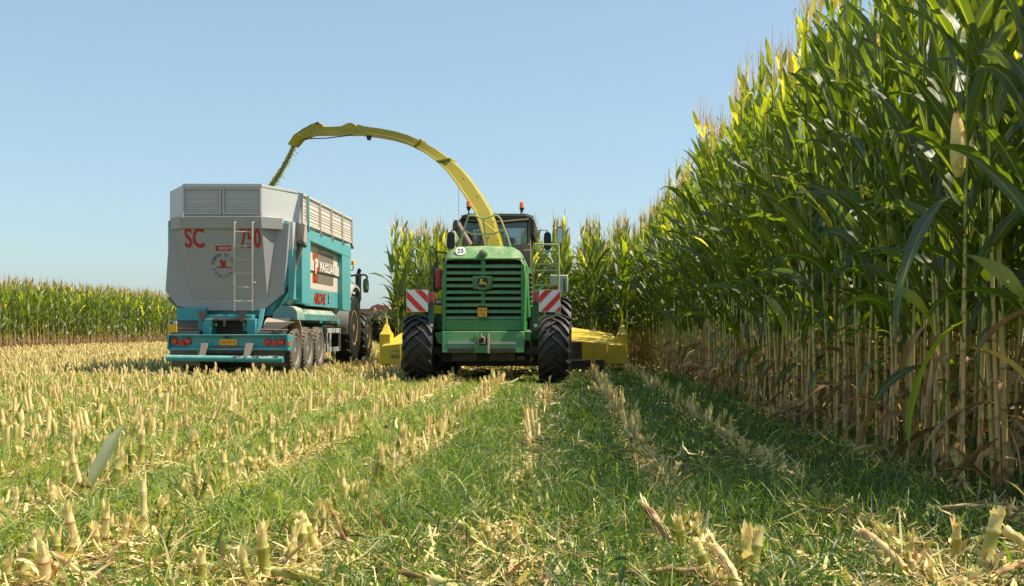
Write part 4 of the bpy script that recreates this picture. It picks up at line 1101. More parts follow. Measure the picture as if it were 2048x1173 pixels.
for x in (xl + 0.03, xr - 0.03): m.add([(x, DC + .1, zb + 0.3), (x, D2 - .1, zb + 0.3), (x, D2 - .1, zt), (x, DC + .1, zt)], [(0, 1, 2, 3)])
m.build('cab_windows', 'cabglass', H, smooth=False)
m = MB(); m.pbox(953, 470, 972, 492, 22.0, 22.15); m.pbox(955, 461, 969, 472, 22.05, 22.12); m.box(Q(975, 0).x, Q(1030, 0).x, 22.3, 22.6, zb, zb + 0.55); m.build('driver_seat', 'skin', H, bevel=0.04, seg=3)
m = MB(); m.tube([Q(952, 462, 21.9), Q(957, 478, 21.9)], 0.014, 6); m.pbox(1012, 476, 1030, 488, 22.7, 22.75); m.build('cab_console', 'brownpost', H)
# person? none is visible in the cab
# beacons
for px, py0, D, base in ((937.5, 402, 20.6, 431), (1043.5, 404, 21.4, 434)):
    m = MB(); q0 = P(px, base + 6, D); q1 = P(px, py0 + 17, D); m.tube([q0, q1], 0.014, 8); m.lathe([(0.02, -0.05), (0.045, 0.0), (0.047, 0.02)], P(px, py0 + 14.5, D), 'Z', 16)
    bo = m.build('beacon_stem', 'black', H)
    m = MB(); m.lathe([(0.045, 0), (0.045, 0.075), (0.036, 0.105), (0.012, 0.118)], P(px, py0 + 12, D), 'Z', 18); m.build('beacon_lens', 'beacon', bo)
# spout: rectangular duct swept along the arc
def duct(top, bot, name, w0, w1, mat, parent, rib=True, D0=21.0, D1=23.0):
    m = MB(); n = len(top); rings = []; rs = []
    for i, (a, b) in enumerate(zip(top, bot)):
        t = i / (n - 1); D = D0 + (D1 - D0) * t; w = (w0 + (w1 - w0) * t) / 2
        pa, pb = P(*a, D), P(*b, D)
        off = Vector((0.18, 1, 0)).normalized()
        rings.append([pa - off * w, pb - off * w, pb + off * w, pa + off * w])
        d = (pb - pa).normalized()
        if rib:
            rs.append([pb - off * (w + 0.03) - d * 0.035, pb - off * (w + 0.03) + d * 0.012, pb + off * (w + 0.03) + d * 0.012, pb + off * (w + 0.03) - d * 0.035])
    m.loft(rings); 
    if rib: m.loft(rs, 0)
    return m.build(name, mat, parent, bevel=0.006)
def c3(x, y): return (500 + x / 3.657, 220 + y / 3.657)
top = [c3(1842, 1000), c3(1796, 830), c3(1768, 745), c3(1705, 640), c3(1640, 545), c3(1565, 452), c3(1475, 368), c3(1370, 293), c3(1262, 232), c3(1170, 192), c3(1075, 163), c3(965, 142), c3(870, 130), c3(790, 120)]
bot = [c3(1738, 1000), c3(1692, 830), c3(1655, 742), c3(1590, 640), c3(1527, 548), c3(1462, 462), c3(1385, 385), c3(1300, 325), c3(1215, 278), c3(1135, 243), c3(1050, 218), c3(950, 199), c3(860, 187), c3(785, 180)]
spout = duct(top, bot, 'spout', 0.32, 0.20, 'chute', H, D0=20.9, D1=22.6)
m = MB()
def clampring(i, ext=2.2):
    t = i / (len(top) - 1); D = 20.9 + 1.7 * t; a = P(*top[i], D); b = P(*bot[i], D); d = (a - b).normalized(); off = Vector((0.18, 1, 0)).normalized() * (0.21 - 0.04 * t)
    nn = d.cross(off).normalized() * 0.015; a = a + d * 0.028; b = b - d * 0.015
    m.hexa([b - off - nn, b - off + nn, b + off + nn, b + off - nn, a - off - nn, a - off + nn, a + off + nn, a + off - nn])
for i in (8, 6):
    m = MB(); clampring(i); m.build('spout_flange', 'chute', spout, bevel=0.003)
m = MB()
for (x, y) in ((1560, 505), (1660, 640), (1745, 930), (1815, 955), (1440, 380), (1780, 822), (1460, 378)): m.lathe([(0.014, 0.02), (0.014, -0.02)], P(*c3(x, y), 20.72 + (1800 - x) / 1000 * 1.2), 'Y', 8)
m.build('spout_bolts', 'brownpost', spout)
# lower brace on the duct foot
m = MB(); m.tube([P(969, 446, 20.6), P(992, 465, 20.6)], 0.02, 6); m.build('spout_brace', 'yellow', spout)
# hinged end sections
seg1 = duct([c3(785, 118), c3(755, 100), c3(722, 103), c3(680, 125), c3(600, 129), c3(530, 130)], [c3(785, 180), c3(755, 182), c3(722, 180), c3(680, 180), c3(600, 182), c3(530, 182)], 'spout_end', 0.20, 0.18, 'chute', H, D0=22.6, D1=22.85)
seg2 = duct([c3(548, 118), c3(505, 92), c3(455, 112), c3(430, 130), c3(335, 188)], [c3(530, 182), c3(505, 182), c3(468, 184), c3(445, 190), c3(398, 214)], 'spout_flap', 0.19, 0.17, 'chute', H, D0=22.85, D1=22.95)
seg3 = duct([c3(352, 176), c3(332, 192), c3(288, 258)], [c3(412, 206), c3(385, 222), c3(342, 273)], 'spout_deflector', 0.22, 0.2, 'chute', H, rib=False, D0=22.94, D1=23.0)
m = MB(); m.tube([P(*c3(400, 212), 22.8), P(*c3(560, 208), 22.7), P(*c3(755, 184), 22.6)], 0.012, 6); m.tube([P(*c3(340, 176), 22.7), P(*c3(390, 140), 22.7), P(*c3(450, 112), 22.7)], 0.01, 6)
m.tube([P(*c3(488, 95), 22.7), P(*c3(498, 100), 22.7)], 0.03, 8); m.tube([P(*c3(470, 118), 22.68), P(*c3(485, 150), 22.68), P(*c3(508, 176), 22.68)], 0.01, 6)
m.tube([P(*c3(785, 112), 22.55), P(*c3(860, 128), 22.5), P(*c3(862, 120), 22.5)], 0.012, 6)
m.build('spout_hydraulics', 'black', seg2)
m = MB(); q = P(*c3(870, 200), 22.4); m.hexa([q + Vector((x, y, z)) for x, y, z in ((-.03, -.05, -.06), (.03, -.05, -.06), (.03, .05, -.06), (-.03, .05, -.06), (-.05, -.06, .02), (.05, -.06, .02), (.05, .06, .02), (-.05, .06, .02))]); m.build('spout_lamp', 'black', spout)
# guard rails round the duct foot, on the hood
def c4(x, y, D=20.0): return P(860 + x / 7.332, 400 + y / 7.332, D)
m = MB()
m.tube([c4(430, 690, 19.6), c4(490, 470, 19.6), c4(560, 235, 19.6), c4(640, 230, 19.6), c4(780, 275, 19.6), c4(930, 232, 19.6), c4(990, 232, 19.6), c4(1040, 290, 19.6), c4(1095, 440, 19.6), c4(1140, 550, 19.6), c4(1180, 690, 19.6)], 0.017, 8)
m.tube([c4(490, 440, 19.6), c4(600, 500, 19.6), c4(930, 505, 19.6), c4(1095, 432, 19.6)], 0.015, 8)
m.tube([c4(785, 280, 19.6), c4(800, 500, 19.6), c4(845, 680, 19.6)], 0.014, 8)
m.build('guard_rail', 'yrail', H)
# right side: ladder platform rails, mirrors, grey box
def c6(x, y, D): return P(1040 + x / 3.452, 430 + y / 3.452, D)
m = MB()
for pts in ([(80, 500), (82, 250), (100, 205), (262, 205), (268, 215), (268, 520)], [(110, 252), (262, 252)], [(85, 342), (268, 342)], [(100, 385), (262, 385)], [(85, 487), (268, 487)], [(95, 520), (125, 520), (150, 500), (190, 480), (210, 500)]):
    m.tube([c6(x, y, 21.0) for x, y in pts], 0.021, 8)
m.build('platform_rails', 'yrail', H)
m = MB(); m.tube([c6(75, 105, 21.6), c6(188, 108, 21.9), c6(190, 125, 21.9)], 0.014, 6); m.tube([c6(215, 190, 22), c6(262, 200, 22), c6(280, 205, 22), c6(282, 240, 22)], 0.014, 6); m.tube([c6(270, 330, 22), c6(282, 210, 22)], 0.016, 6); ma = m.build('mirror_arms', 'black', H)
def mirror(c, w, h, D, cast=0.0, glassy=True):
    m = MB(); pts = []
    for i in range(20):
        t = 2 * math.pi * i / 20; cc, ss = math.cos(t), math.sin(t); k = 1 / (abs(cc) ** 4 + abs(ss) ** 4) ** 0.25
        pts.append(c + Vector((w * k * cc, cast * k * cc, h * k * ss)))
    m.loft([pts, [p + Vector((0, 0.05, 0)) for p in pts], [c + (p - c) * 0.8 + Vector((0, 0.09, 0)) for p in pts]], 0)
    if glassy: m.add([c + (p - c) * 0.88 + Vector((0, -0.003, 0)) for p in pts], [tuple(range(20))], 1)
    return m
mirror(c6(190, 182, 21.9), 0.076, 0.18, 21.9).build('side_mirror', ['black', 'black'], H)
mirror(c6(275, 143, 21.9), 0.060, 0.18, 21.9).build('wide_mirror', ['black', 'mirrorglass'], H)
mirror(P(901.5, 482, 20.9), 0.075, 0.17, 20.9).build('side_mirror', ['black', 'black'], H)
m = MB(); m.tube([P(903, 463, 20.9), P(903, 461, 21.1), P(925, 460, 21.3)], 0.012, 6); m.tube([P(901, 498, 20.9), P(899, 508, 20.7), P(888, 505.5, 20.3)], 0.014, 6); m.build('mirror_arms', 'black', H)
m = MB(); m.loft([[c6(x, y, D) for x, y in ((207, 425), (215, 415), (325, 415), (332, 425), (332, 535), (325, 543), (255, 543), (250, 490), (207, 480))] for D in (21.2, 21.9)], 0); 
a = c6(300, 432, 21.19); b = c6(315, 535, 21.19); m.box(a.x, b.x, 21.18, 21.25, b.z, a.z, 1); m.build('grey_tool_box', ['lgrey', 'dgreen'], H, bevel=0.02)
m = MB(); a = c6(235, 495, 21.1); b = c6(258, 525, 21.1); m.box(a.x, b.x, 21.0, 21.1, b.z, a.z); m.build('fire_extinguisher', 'redink', H, bevel=0.01)
m = MB(); m.box(Q(1056, 0).x, Q(1115, 0).x, 20.7, 22.4, 1.46, 1.53); m.box(-0.62, -0.35, 19.5, 21.5, 0.7, 1.3); m.build('platform', 'dgreen', H, bevel=0.01)
m = MB(); m.tube([P(1041, 440, 21.4), P(1041, 420, 21.4)], 0.005, 4); m.tube([P(917, 480, 20.9), P(917.6, 372, 20.9)], 0.004, 4); m.build('antenna', 'brownpost', H)

# header: yellow pickup front with dividers
def hd(sx, u_, D, z): return Vector((HX + sx * u_, D, z))
hdr = MB()
for sx in (1, -1):
    top_ = [hd(sx, 1.1, 23.35, 0.68), hd(sx, 1.72, 23.35, 0.64), hd(sx, 2.62, 23.35, 0.53), hd(sx, 2.35, 24.35, 0.80), hd(sx, 1.5, 24.4, 0.93), hd(sx, 1.1, 24.4, 0.93)]
    lowr = [hd(sx, 1.1, 23.35, 0.14), hd(sx, 1.72, 23.35, 0.14), hd(sx, 2.66, 23.35, 0.14), hd(sx, 2.66, 24.4, 0.14), hd(sx, 1.5, 24.4, 0.14), hd(sx, 1.1, 24.4, 0.14)]
    if sx < 0: top_.reverse(); lowr.reverse()
    hdr = MB(); hdr.loft([lowr, top_])
    if sx > 0: header = MB().box(HX - 1.3, HX + 1.3, 23.3, 24.2, 0.1, 0.9).build('maize_header', 'black', H, bevel=0.01)
    hdr.build('header_hood', 'yellow', header, bevel=0.012)
for sx in (1, -1):
    m = MB()
    m.box(HX + sx * 1.3, HX + sx * 1.68, 23.15, 23.34, 0.22, 0.62, 0); m.box(HX + sx * 1.0, HX + sx * 2.15, 23.05, 23.34, 0.03, 0.24, 1)
    for u_ in (1.95, 2.2): m.box(HX + sx * u_, HX + sx * (u_ + .02), 23.325, 23.34, 0.16, 0.57, 2)
    m.build('header_frame', ['darkmetal', 'black', 'yellow'], header, bevel=0.008)
for sx in (1, -1):
    m = MB()
    b = [(2.45, 23.5), (2.68, 23.5), (2.68, 24.0), (2.45, 24.0)]
    rings = [[hd(sx, u_, y, z) for u_, y in b] for z in (0.12, 0.78)] + [[hd(sx, 2.565 + (u_ - 2.565) * k, 23.75 + (y - 23.75) * k, z) for u_, y in b] for k, z in ((0.62, 0.86), (0.36, 0.97), (0.2, 1.0), (0.08, 1.18))]
    if sx < 0: rings = [list(reversed(r)) for r in rings]
    m.loft(rings)
    m.build('row_divider', 'yellow', header, bevel=0.006)
m = MB(); a = P(792, 703, 23.35); m.text('CHAMPION', Vector((a.x, 23.345, P(0, 703, 23.35).z)), (1, 0, -0.03), (0, 0, 1), 0.045, 0, width=0.23)
m.text('460', Vector((P(791.5, 0, 23.35).x, 23.345, P(0, 713, 23.35).z)), (1, 0, 0.06), (0, 0, 1), 0.10, 0, width=0.24, bold=0.02)
m.build('header_lettering', 'greyink', header)
m = MB(); m.tube([c6(365, 690, 23), c6(500, 685, 23), c6(600, 672, 23)], 0.012, 6); m.build('guide_rod', 'black', header)
# ------------------------------------------------------------------ tipping trailer
TX = -6.83
T = empty('tipping_trailer', (TX, 24, 0), 'grey and teal three axle tipping trailer being filled with chopped maize', 'trailer')
Y0, Y1, YF = 21.8, 22.54, 28.2
zt = 3.78
XL, XR = -8.15, -5.51
hw = (XR - XL) / 2
xa, xb = -7.62, -6.04            # flat rear panel
# upper extension: plan outline, hollow
def ext_outline(d, z):
    k = d
    return [Vector((xa + k * .4, Y0 + k, z)), Vector((xb - k * .4, Y0 + k, z)), Vector((XR - k, Y1 + k * .4, z)), Vector((XR - k, YF - k, z)), Vector((XL + k, YF - k, z)), Vector((XL + k, Y1 + k * .4, z))]
m = MB()
zo = [3.78, 3.78, 3.74, 3.74, 3.74, 3.74]
def oz(d, z=None, dz=0):
    o = ext_outline(d, 0)
    for p, q in zip(o, zo): p.z = (q if z is None else z) + dz
    return o
m.loft([oz(0.0, 3.10), oz(0.0), oz(0.05), oz(0.05, 3.10)], cap0=False, cap1=False)
m.add(oz(0.0, 3.10) + oz(0.05, 3.10), [(i, (i + 1) % 6, 6 + (i + 1) % 6, 6 + i) for i in range(6)])
ext = m.build('body_extension', 'lgrey', T, bevel=0.006)  # paler grey paints in the side sunlight; the rear slats are darkened
m = MB(); m.box(xa, xb, Y0 - 0.03, Y0 + 0.03, 3.74, 3.80); 
m.hexa([(xb, Y0 - .012, 3.735), (XR + .01, Y1 - 0.01, 3.70), (XR, Y1 + .04, 3.70), (xb, Y0 + .05, 3.735), (xb, Y0 - .012, 3.79), (XR + .01, Y1 - .01, 3.75), (XR, Y1 + .04, 3.75), (xb, Y0 + .05, 3.79)])
m.build('rim', 'lgrey', ext, bevel=0.004)
# rear slatted windows of the extension
def slatted(parent, p0, ux, W_, H_, mat, nrm, rows=(0.0, 0.09, 0.33, 0.55, 0.63, 0.72, 0.8, 0.9), fr=0.035):
    m = MB(); ux = Vector(ux).normalized(); uz = Vector((0, 0, 1)); nn = Vector(nrm).normalized()
    def bx(u0, u1, z0, z1, d0, d1, mi):
        m.hexa([p0 + ux * u + uz * z + nn * d for u, d, z in ((u0, d0, z0), (u1, d0, z0), (u1, d1, z0), (u0, d1, z0), (u0, d0, z1), (u1, d0, z1), (u1, d1, z1), (u0, d1, z1))], mi)
    bx(0, W_, 0, H_, 0.003, 0.012, 1)
    bx(-fr, W_ + fr, H_, H_ + fr, 0.003, 0.05, 0); bx(-fr, W_ + fr, -fr, 0, 0.003, 0.05, 0)
    bx(-fr, 0, 0, H_, 0.003, 0.05, 0); bx(W_, W_ + fr, 0, H_, 0.003, 0.05, 0)
    for r0 in rows:
        bx(0.005, W_ - 0.005, H_ * (1 - r0) - 0.030, H_ * (1 - r0), 0.012, 0.022, 1)
    return m.build('slatted_panel', mat, parent)
w_ = (xb - xa) / 2
for k in range(2):
    slatted(ext, Vector((xa + 0.045 + k * w_, Y0, 3.22)), (1, 0, 0), w_ - 0.09, 0.47, ['slatrear', 'slatrear'], (0, -1, 0))
# right side slat panels and posts
M['ladderpost'] = paint('dusty grey brown posts', (0.30, 0.25, 0.21), 0.55, dust=0.5)
ny = [22.78, 23.22, 24.45, 25.65, 26.9, 28.1]
for k in range(5):
    slatted(ext, Vector((XR, ny[k] + 0.05, 3.14)), (0, 1, 0), ny[k + 1] - ny[k] - 0.10, 0.56, ['slat', 'slat'], (1, 0, 0), rows=(0.0, 0.12, 0.3, 0.45, 0.55, 0.66, 0.8, 0.9))
for k in range(1, 6):
    m = MB(); y = ny[k]; mt = 'teal' if k == 1 else 'ladderpost'
    m.box(XR + 0.003, XR + (0.08 if k == 1 else 0.06), y - 0.035, y + 0.035, 3.02, 3.74); m.box(XR, XR + 0.09, y - 0.02, y + 0.02, 2.96, 3.04); m.build('side_post', mt, ext, bevel=0.006)
# heap of chopped maize just below the rim
hv = VM(); rh = np.random.default_rng(4)
n = 5200; x = rh.uniform(XL + .1, XR - .1, n); y = rh.uniform(Y1 + .1, YF - .1, n)
z = 3.40 + 0.18 * np.exp(-((x + 6.8) / 0.9) ** 2 - ((y - 23.8) / 1.3) ** 2) + rh.normal(0, 0.02, n)
strips(hv, np.stack([x, y, z], -1), rh.uniform(0, 6.28, n), rh.uniform(-0.4, 1.2, n), rh.uniform(0.03, 0.1, n), 0.05, 0.5, rh.uniform(0.3, 0.66, n), 2, 2)
ho = hv.obj('chopped_maize_load', ['straw']); tag(ho, 'heap of chopped green maize lying inside the trailer body', 'chopped maize', kind='stuff')
# spill of yellowish chop down the side slats
# main body: hexagonal shell
hexo = lambda y, k=0.0: [Vector((XL - 0.0 + k, y, 3.10)), Vector((XL + 0.0 + k, y, 2.6)), Vector((-8.04 + k, y, 1.66)), Vector((-7.78 + k, y, 1.33)), Vector((-7.30, y, 1.24 + k)), Vector((-6.16, y, 1.24 + k)), Vector((-5.68 - k, y, 1.52)), Vector((-5.62 - k, y, 1.66)), Vector((XR - 0.04 - k, y, 2.6)), Vector((XR - 0.02 - k, y, 3.10))]
m = MB()
def pos(px, py, D=22.05): return P(px, py, D)
gate = [pos(340, 441), pos(330.5, 582), pos(354, 613), pos(400, 622.5), pos(526, 621.5), pos(568, 587), pos(579, 446)]
YG = 22.05
m.prism(gate, (0, 0.10, 0))
tg = m.build('tailgate', 'grey', T, bevel=0.01)
# raised centre of the gate, folding back to flush at its foot
m = MB()
zu = 3.04
Au, Bu = Vector((xa, Y0 - 0.03, zu)), Vector((xb, Y0 - 0.03, zu))
Al, Bl = Vector((-7.52, YG - 0.008, 1.52)), Vector((-6.00, YG - 0.008, 1.52))
Ao, Bo = Vector((XL + 0.22, YG - 0.012, 3.0)), Vector((XR - 0.30, YG - 0.012, 3.0))
Ab, Bb = Vector((-7.62, YG - 0.004, 1.50)), Vector((-5.97, YG - 0.004, 1.42))
m.add([Au, Bu, Bl, Al], [(0, 3, 2, 1)])
m.add([Bu, Bo, Bl], [(0, 2, 1)]); m.add([Au, Al, Ao], [(0, 2, 1)])
m.add([Au, Bu, Bo, Ao, Vector((xb, YG, zu)), Vector((xa, YG, zu))], [(0, 1, 4, 5), (1, 2, 4), (0, 5, 3)])
m.build('raised_panel', 'grey', tg, smooth=False)
# ledge under the extension
m = MB()
zl0, zl1 = 2.90, 3.14
lo = [Vector((XL + 0.2, 22.02, 0)), Vector((xa - 0.02, Y0 - 0.10, 0)), Vector((xb + 0.0, Y0 - 0.10, 0)), Vector((XR - 0.18, 22.02, 0)), Vector((XR - 0.18, 22.2, 0)), Vector((XL + 0.2, 22.2, 0))]
m.loft([[Vector((p.x, p.y + (0.05 if i in (1, 2) else 0), zl0)) for i, p in enumerate(lo)], [Vector((p.x, p.y, zl1)) for p in lo]])
m.build('gate_ledge', 'grey', tg, bevel=0.01)
m = MB()
for px in (366, 522): m.tube([P(px, 425, 21.66), P(px, 436, 21.66), P(px - 8, 437, 21.66)], 0.014, 6)
m.build('gate_pins', 'ladder', tg)
m = MB(); m.text('SC', Vector((-7.42 + .02, Y0 - .035 + 0.055, P(0, 476, 21.8).z)), (1, 0, 0), (0, -0.16, 1), 0.40, 0, bold=0.02, width=0.39)
m.build('gate_lettering', ['redink'], tg); m = MB()
m.text('750', Vector((-6.42 + .14, Y0 - .035 + 0.055, P(0, 477, 21.8).z)), (1, 0, 0), (0, -0.16, 1), 0.40, 0, bold=0.02, width=0.42)
m.build('gate_lettering', ['redink'], tg)
# badge and round emblem
def gy(z): # y of the raised panel face at height z
    t = (zu - z) / (zu - 1.52); return Y0 - 0.03 + t * (YG - 0.008 - Y0 + 0.03) - 0.004
m = MB(); zc = P(0, 497, 21.85).z; xc = P(446, 0, 21.85).x
gu = Vector((0, -0.183, 1)).normalized()
def onp(x, z): return Vector((x, gy(z), z))
hh, ww = 0.05, 0.155
m.add([onp(xc - ww, zc - hh), onp(xc + ww, zc - hh), onp(xc + ww, zc + hh), onp(xc - ww, zc + hh)], [(0, 1, 2, 3)], 0)
m.text('CRESCENT', onp(xc + .02, zc), (1, 0, 0), gu, 0.05, 1, width=0.23, ext=0.005)
cxx, czz = P(446, 0, 21.9).x, P(0, 531, 21.9).z; rad = 0.215
def arc_text(body, a0, a1, flip):
    for i, ch in enumerate(body):
        if ch == ' ': continue
        a = R(a0 + (a1 - a0) * i / (len(body) - 1)); rd = Vector((math.cos(a), 0, math.sin(a)))
        q = onp(cxx + rad * rd.x, czz + rad * rd.z)
        up = rd if not flip else -rd; right = Vector((up.z, 0, -up.x))
        m.text(ch, q, right, up, 0.062, 2, width=0.045 if ch != 'I' else 0.015, ext=0.006, bold=0.015)
arc_text('DUMPER SC 750', 168, 12, False)
arc_text('PAGLIARI', 207, 333, True)
bird = [(-0.16, -0.055), (-0.10, -0.03), (-0.045, -0.02), (-0.05, 0.03), (-0.065, 0.075), (-0.055, 0.10), (-0.03, 0.12), (-0.02, 0.105), (0.0, 0.085), (0.03, 0.085), (0.05, 0.105), (0.07, 0.10), (0.055, 0.075), (0.06, 0.05), (0.04, 0.03), (0.05, -0.02), (0.07, -0.035), (0.13, -0.04), (0.20, -0.055), (0.195, -0.068), (0.12, -0.055), (0.05, -0.052), (-0.03, -0.055), (-0.09, -0.05)]
bv = [onp(cxx + x, czz + z) + Vector((0, -0.005, 0)) for x, z in bird]
m.add(bv, [tuple(t) for t in mathutils.geometry.tessellate_polygon([bv])], 3)
m.build('round_emblem', ['redink', 'white', 'greyink', 'redink'], tg)
# ladder
m = MB()
for px in (469, 505):
    m.tube([P(px + 3, 444, 21.62), P(px, 447, 21.60), P(px - 1, 540, 21.62), P(px - 1, 622, 21.86)], 0.022, 8)
for py in (464, 492, 520, 547, 575, 603):
    m.tube([P(468.5, py, 21.62 + (0.12 if py > 590 else 0)), P(504.5, py, 21.62 + (0.12 if py > 590 else 0))], 0.014, 8)
m.tube([P(504, 566, 21.62), P(511, 565, 21.62)], 0.018, 6)
m.build('ladder', 'ladder', T)
# side shell, teal frame
m = MB(); 
sect = [(XR - 0.10, 3.10), (XR - 0.10, 1.80), (-5.95, 1.18), (-6.4, 1.10), (-7.26, 1.10), (-7.71, 1.18), (XL + 0.10, 1.80), (XL + 0.10, 3.10)]
ys = (22.15, 27.95)
m.loft([[Vector((x, y, z)) for x, z in sect] for y in ys])
m.build('body_shell', 'teal', T, bevel=0.015)
m = MB()
def sidebox(px0, px1, z0, z1, d0, d1, mat=0):
    """px read on the side plane X = XR: convert to Y"""
    pass
def ypx(px, X=XR): return X * F / (px - VX)
def sb(y0, y1, z0, z1, x0, x1, mi=0): m.box(x0, x1, y0, y1, z0, z1, mi)
yA, yB, yC, yD, yE = 22.15, 22.55, ypx(603), ypx(611), ypx(681)
m = MB()
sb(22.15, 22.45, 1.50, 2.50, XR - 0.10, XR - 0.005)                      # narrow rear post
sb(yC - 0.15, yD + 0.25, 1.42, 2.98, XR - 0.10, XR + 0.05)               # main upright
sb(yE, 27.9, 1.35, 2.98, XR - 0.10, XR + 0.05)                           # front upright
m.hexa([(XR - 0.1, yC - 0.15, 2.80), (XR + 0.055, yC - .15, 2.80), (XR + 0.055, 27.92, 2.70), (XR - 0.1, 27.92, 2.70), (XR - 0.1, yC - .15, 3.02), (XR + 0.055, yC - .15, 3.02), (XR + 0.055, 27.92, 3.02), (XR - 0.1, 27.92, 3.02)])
m.build('side_frame', 'tealsunlit', T, bevel=0.012)
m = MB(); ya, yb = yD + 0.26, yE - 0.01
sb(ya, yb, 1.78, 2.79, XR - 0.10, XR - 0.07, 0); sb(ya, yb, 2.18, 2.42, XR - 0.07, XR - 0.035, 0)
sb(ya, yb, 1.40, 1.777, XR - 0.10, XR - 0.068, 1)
m.build('side_panel', ['slat', 'tealsunlit'], T, bevel=0.008)
m = MB(); sb(22.46, yC - 0.17, 1.78, 3.0, XR - 0.11, XR - 0.09, 0); sb(22.152, 22.50, 2.502, 3.08, XR - 0.09, XR + 0.0, 0); m.build('rear_side_panel', 'lgrey', T, bevel=0.006)
m = MB(); Xs = XR - 0.066; 
def sp(y, z, d=0.0): return Vector((Xs + d, y, z))
def rect(y0, y1, z0, z1, d, mi): m.add([sp(y0, z0, d), sp(y1, z0, d), sp(y1, z1, d), sp(y0, z1, d)], [(0, 1, 2, 3)], mi)
yy = lambda px: ypx(px, XR - 0.06)
l0 = yy(626); l1 = yy(635); l2 = yy(667)
rect(l0, l1, 1.93, 2.63, 0.003, 0); rect(l1 + .02, l2, 2.44, 2.65, 0.002, 1); rect(l1 + .02, l2, 1.93, 2.16, 0.002, 1)
rect(l0, l1, 2.18, 2.42, 0.038, 0); rect(l1 + .02, l2 + .1, 2.19, 2.41, 0.036, 1)
m.text('P', Vector((Xs + 0.040, (l0 + l1) / 2, 2.30)), (0, 1, 0), (0, 0, 1), 0.34, 2, width=(l1 - l0) * 0.62, bold=0.03)
m.text('PAGLIARI', Vector((Xs + 0.040, (l1 + l2) / 2 + 0.1, 2.30)), (0, 1, 0), (0, 0, 1), 0.20, 2, width=(l2 - l1) * 0.98, bold=0.03)
a0, a1 = yy(627), yy(652)
m.text('AIRONE', Vector((Xs + 0.003, (a0 + a1) / 2, 1.59)), (0, 1, 0), (0, 0, 1), 0.27, 3, width=(a1 - a0), bold=0.04, slant=0.3)
hz = [(0, -.12), (.06, -.02), (.02, .06), (.05, .16), (.14, .04), (.10, -.06), (.18, -.10), (.07, -.10)]
hv_ = [sp(yy(656) + y_, 1.60 + z_, 0.004) for y_, z_ in hz]; m.add(hv_, [tuple(t) for t in mathutils.geometry.tessellate_polygon([hv_])], 4)
rect(yy(638), yy(648), 2.68, 2.755, 0.003, 5)
m.build('side_lettering', ['redlens', 'brownblock', 'white', 'redlens', 'ink', 'mud'], T)
# gate cylinder and clutter between rear post and upright
m = MB(); 
m.pbox(593, 447, 606, 484, 22.45, 22.8, 0); m.build('hinge_plate', 'mud', T, bevel=0.01)
m = MB(); m.tube([P(601, 483, 22.4), P(610, 492, 22.6)], 0.05, 10, 0); m.tube([P(604, 494, 22.5), P(593, 530, 22.6), P(589, 545, 22.6)], 0.03, 8, 1); m.tube([P(598, 500, 22.6), P(594, 520, 22.6)], 0.05, 8, 1)
m.build('gate_cylinder', ['brownpost', 'mud'], T)
# underside apron, chassis, fenders
m = MB()
m.loft([[Vector((x, y, z)) for x, z in ((XR - 0.06, 1.50), (-5.95, 1.16), (-7.7, 1.16), (XL + .1, 1.50), (XL + .1, 1.54), (-7.7, 1.20), (-5.95, 1.20), (XR - 0.06, 1.54))] for y in (22.13, 23.0)])
m.build('body_floor', 'tealdust', T)
m = MB()
for px0, px1 in ((405, 421), (494, 511)): m.pbox(px0, 638, px1, 672, 21.7, 22.1, 0)
m.box(-7.35, -7.15, 21.9, 28.5, 0.85, 1.12, 0); m.box(-6.45, -6.25, 21.9, 28.5, 0.85, 1.12, 0)
m.pbox(352, 616, 412, 642, 21.95, 22.3, 0); m.pbox(411, 630, 505, 640, 21.8, 22.0, 0)
m.hexa([P(510, 672, 21.7), P(521, 672, 21.7), P(521, 672, 21.85), P(510, 672, 21.85), P(520, 620, 21.9), P(530, 618, 21.9), P(530, 618, 22.1), P(520, 620, 22.1)], 0)
m.build('chassis', 'teal', T, bevel=0.01)
m = MB(); m.pbox(421, 641, 494, 672, 22.3, 22.4); m.build('chassis_back', 'darkmetal', T); m = MB(); m.pbox(400, 640, 500, 735, 23.4, 23.5); m.build('chassis_crossmember', 'darkmetal', T)
m = MB(); m.pbox(356, 640, 402, 668, 22.0, 22.3); m.build('tool_locker', 'flap', T, bevel=0.01)
m = MB()
for px in (405, 484):
    m.hexa([P(px - 3, 644, 21.7), P(px + 3, 644, 21.7), P(px + 3, 644, 21.85), P(px - 3, 644, 21.85), P(px - 9, 622, 21.7), P(px + 9, 622, 21.7), P(px + 9, 622, 21.85), P(px - 9, 622, 21.85)])
m.tube([P(421, 640, 21.75), P(494, 640, 21.75)], 0.025, 8); m.tube([P(449, 640, 21.7), P(449, 654, 21.7)], 0.028, 8); m.tube([P(354, 658, 21.6), P(402, 659, 21.6)], 0.018, 8); m.tube([P(378, 655, 21.6), P(378, 670, 21.6)], 0.03, 8)
m.build('hinge_and_pipes', 'exhaust', T)
m = MB(); m.tube([P(432, 649, 21.9), P(432, 650, 21.85)], 0.03, 8); m.build('chassis_lamp', 'yrail', T); m = MB(); m.tube([P(488, 649, 21.9), P(488, 650, 21.85)], 0.03, 8); m.build('chassis_lamp', 'yrail', T)
m = MB()
m.tube([P(521, 660, 21.4), P(576, 661, 21.6)], 0.02, 8, 0); m.hexa([P(509, 672, 21.35), P(513, 672, 21.35), P(513, 672, 21.5), P(509, 672, 21.5), P(515, 650, 21.35), P(518, 650, 21.35), P(518, 650, 21.5), P(515, 650, 21.5)], 1)
m.pbox(544, 662, 550, 672, 21.5, 21.6, 0); m.build('jack_handle', ['exhaust', 'teal'], T)
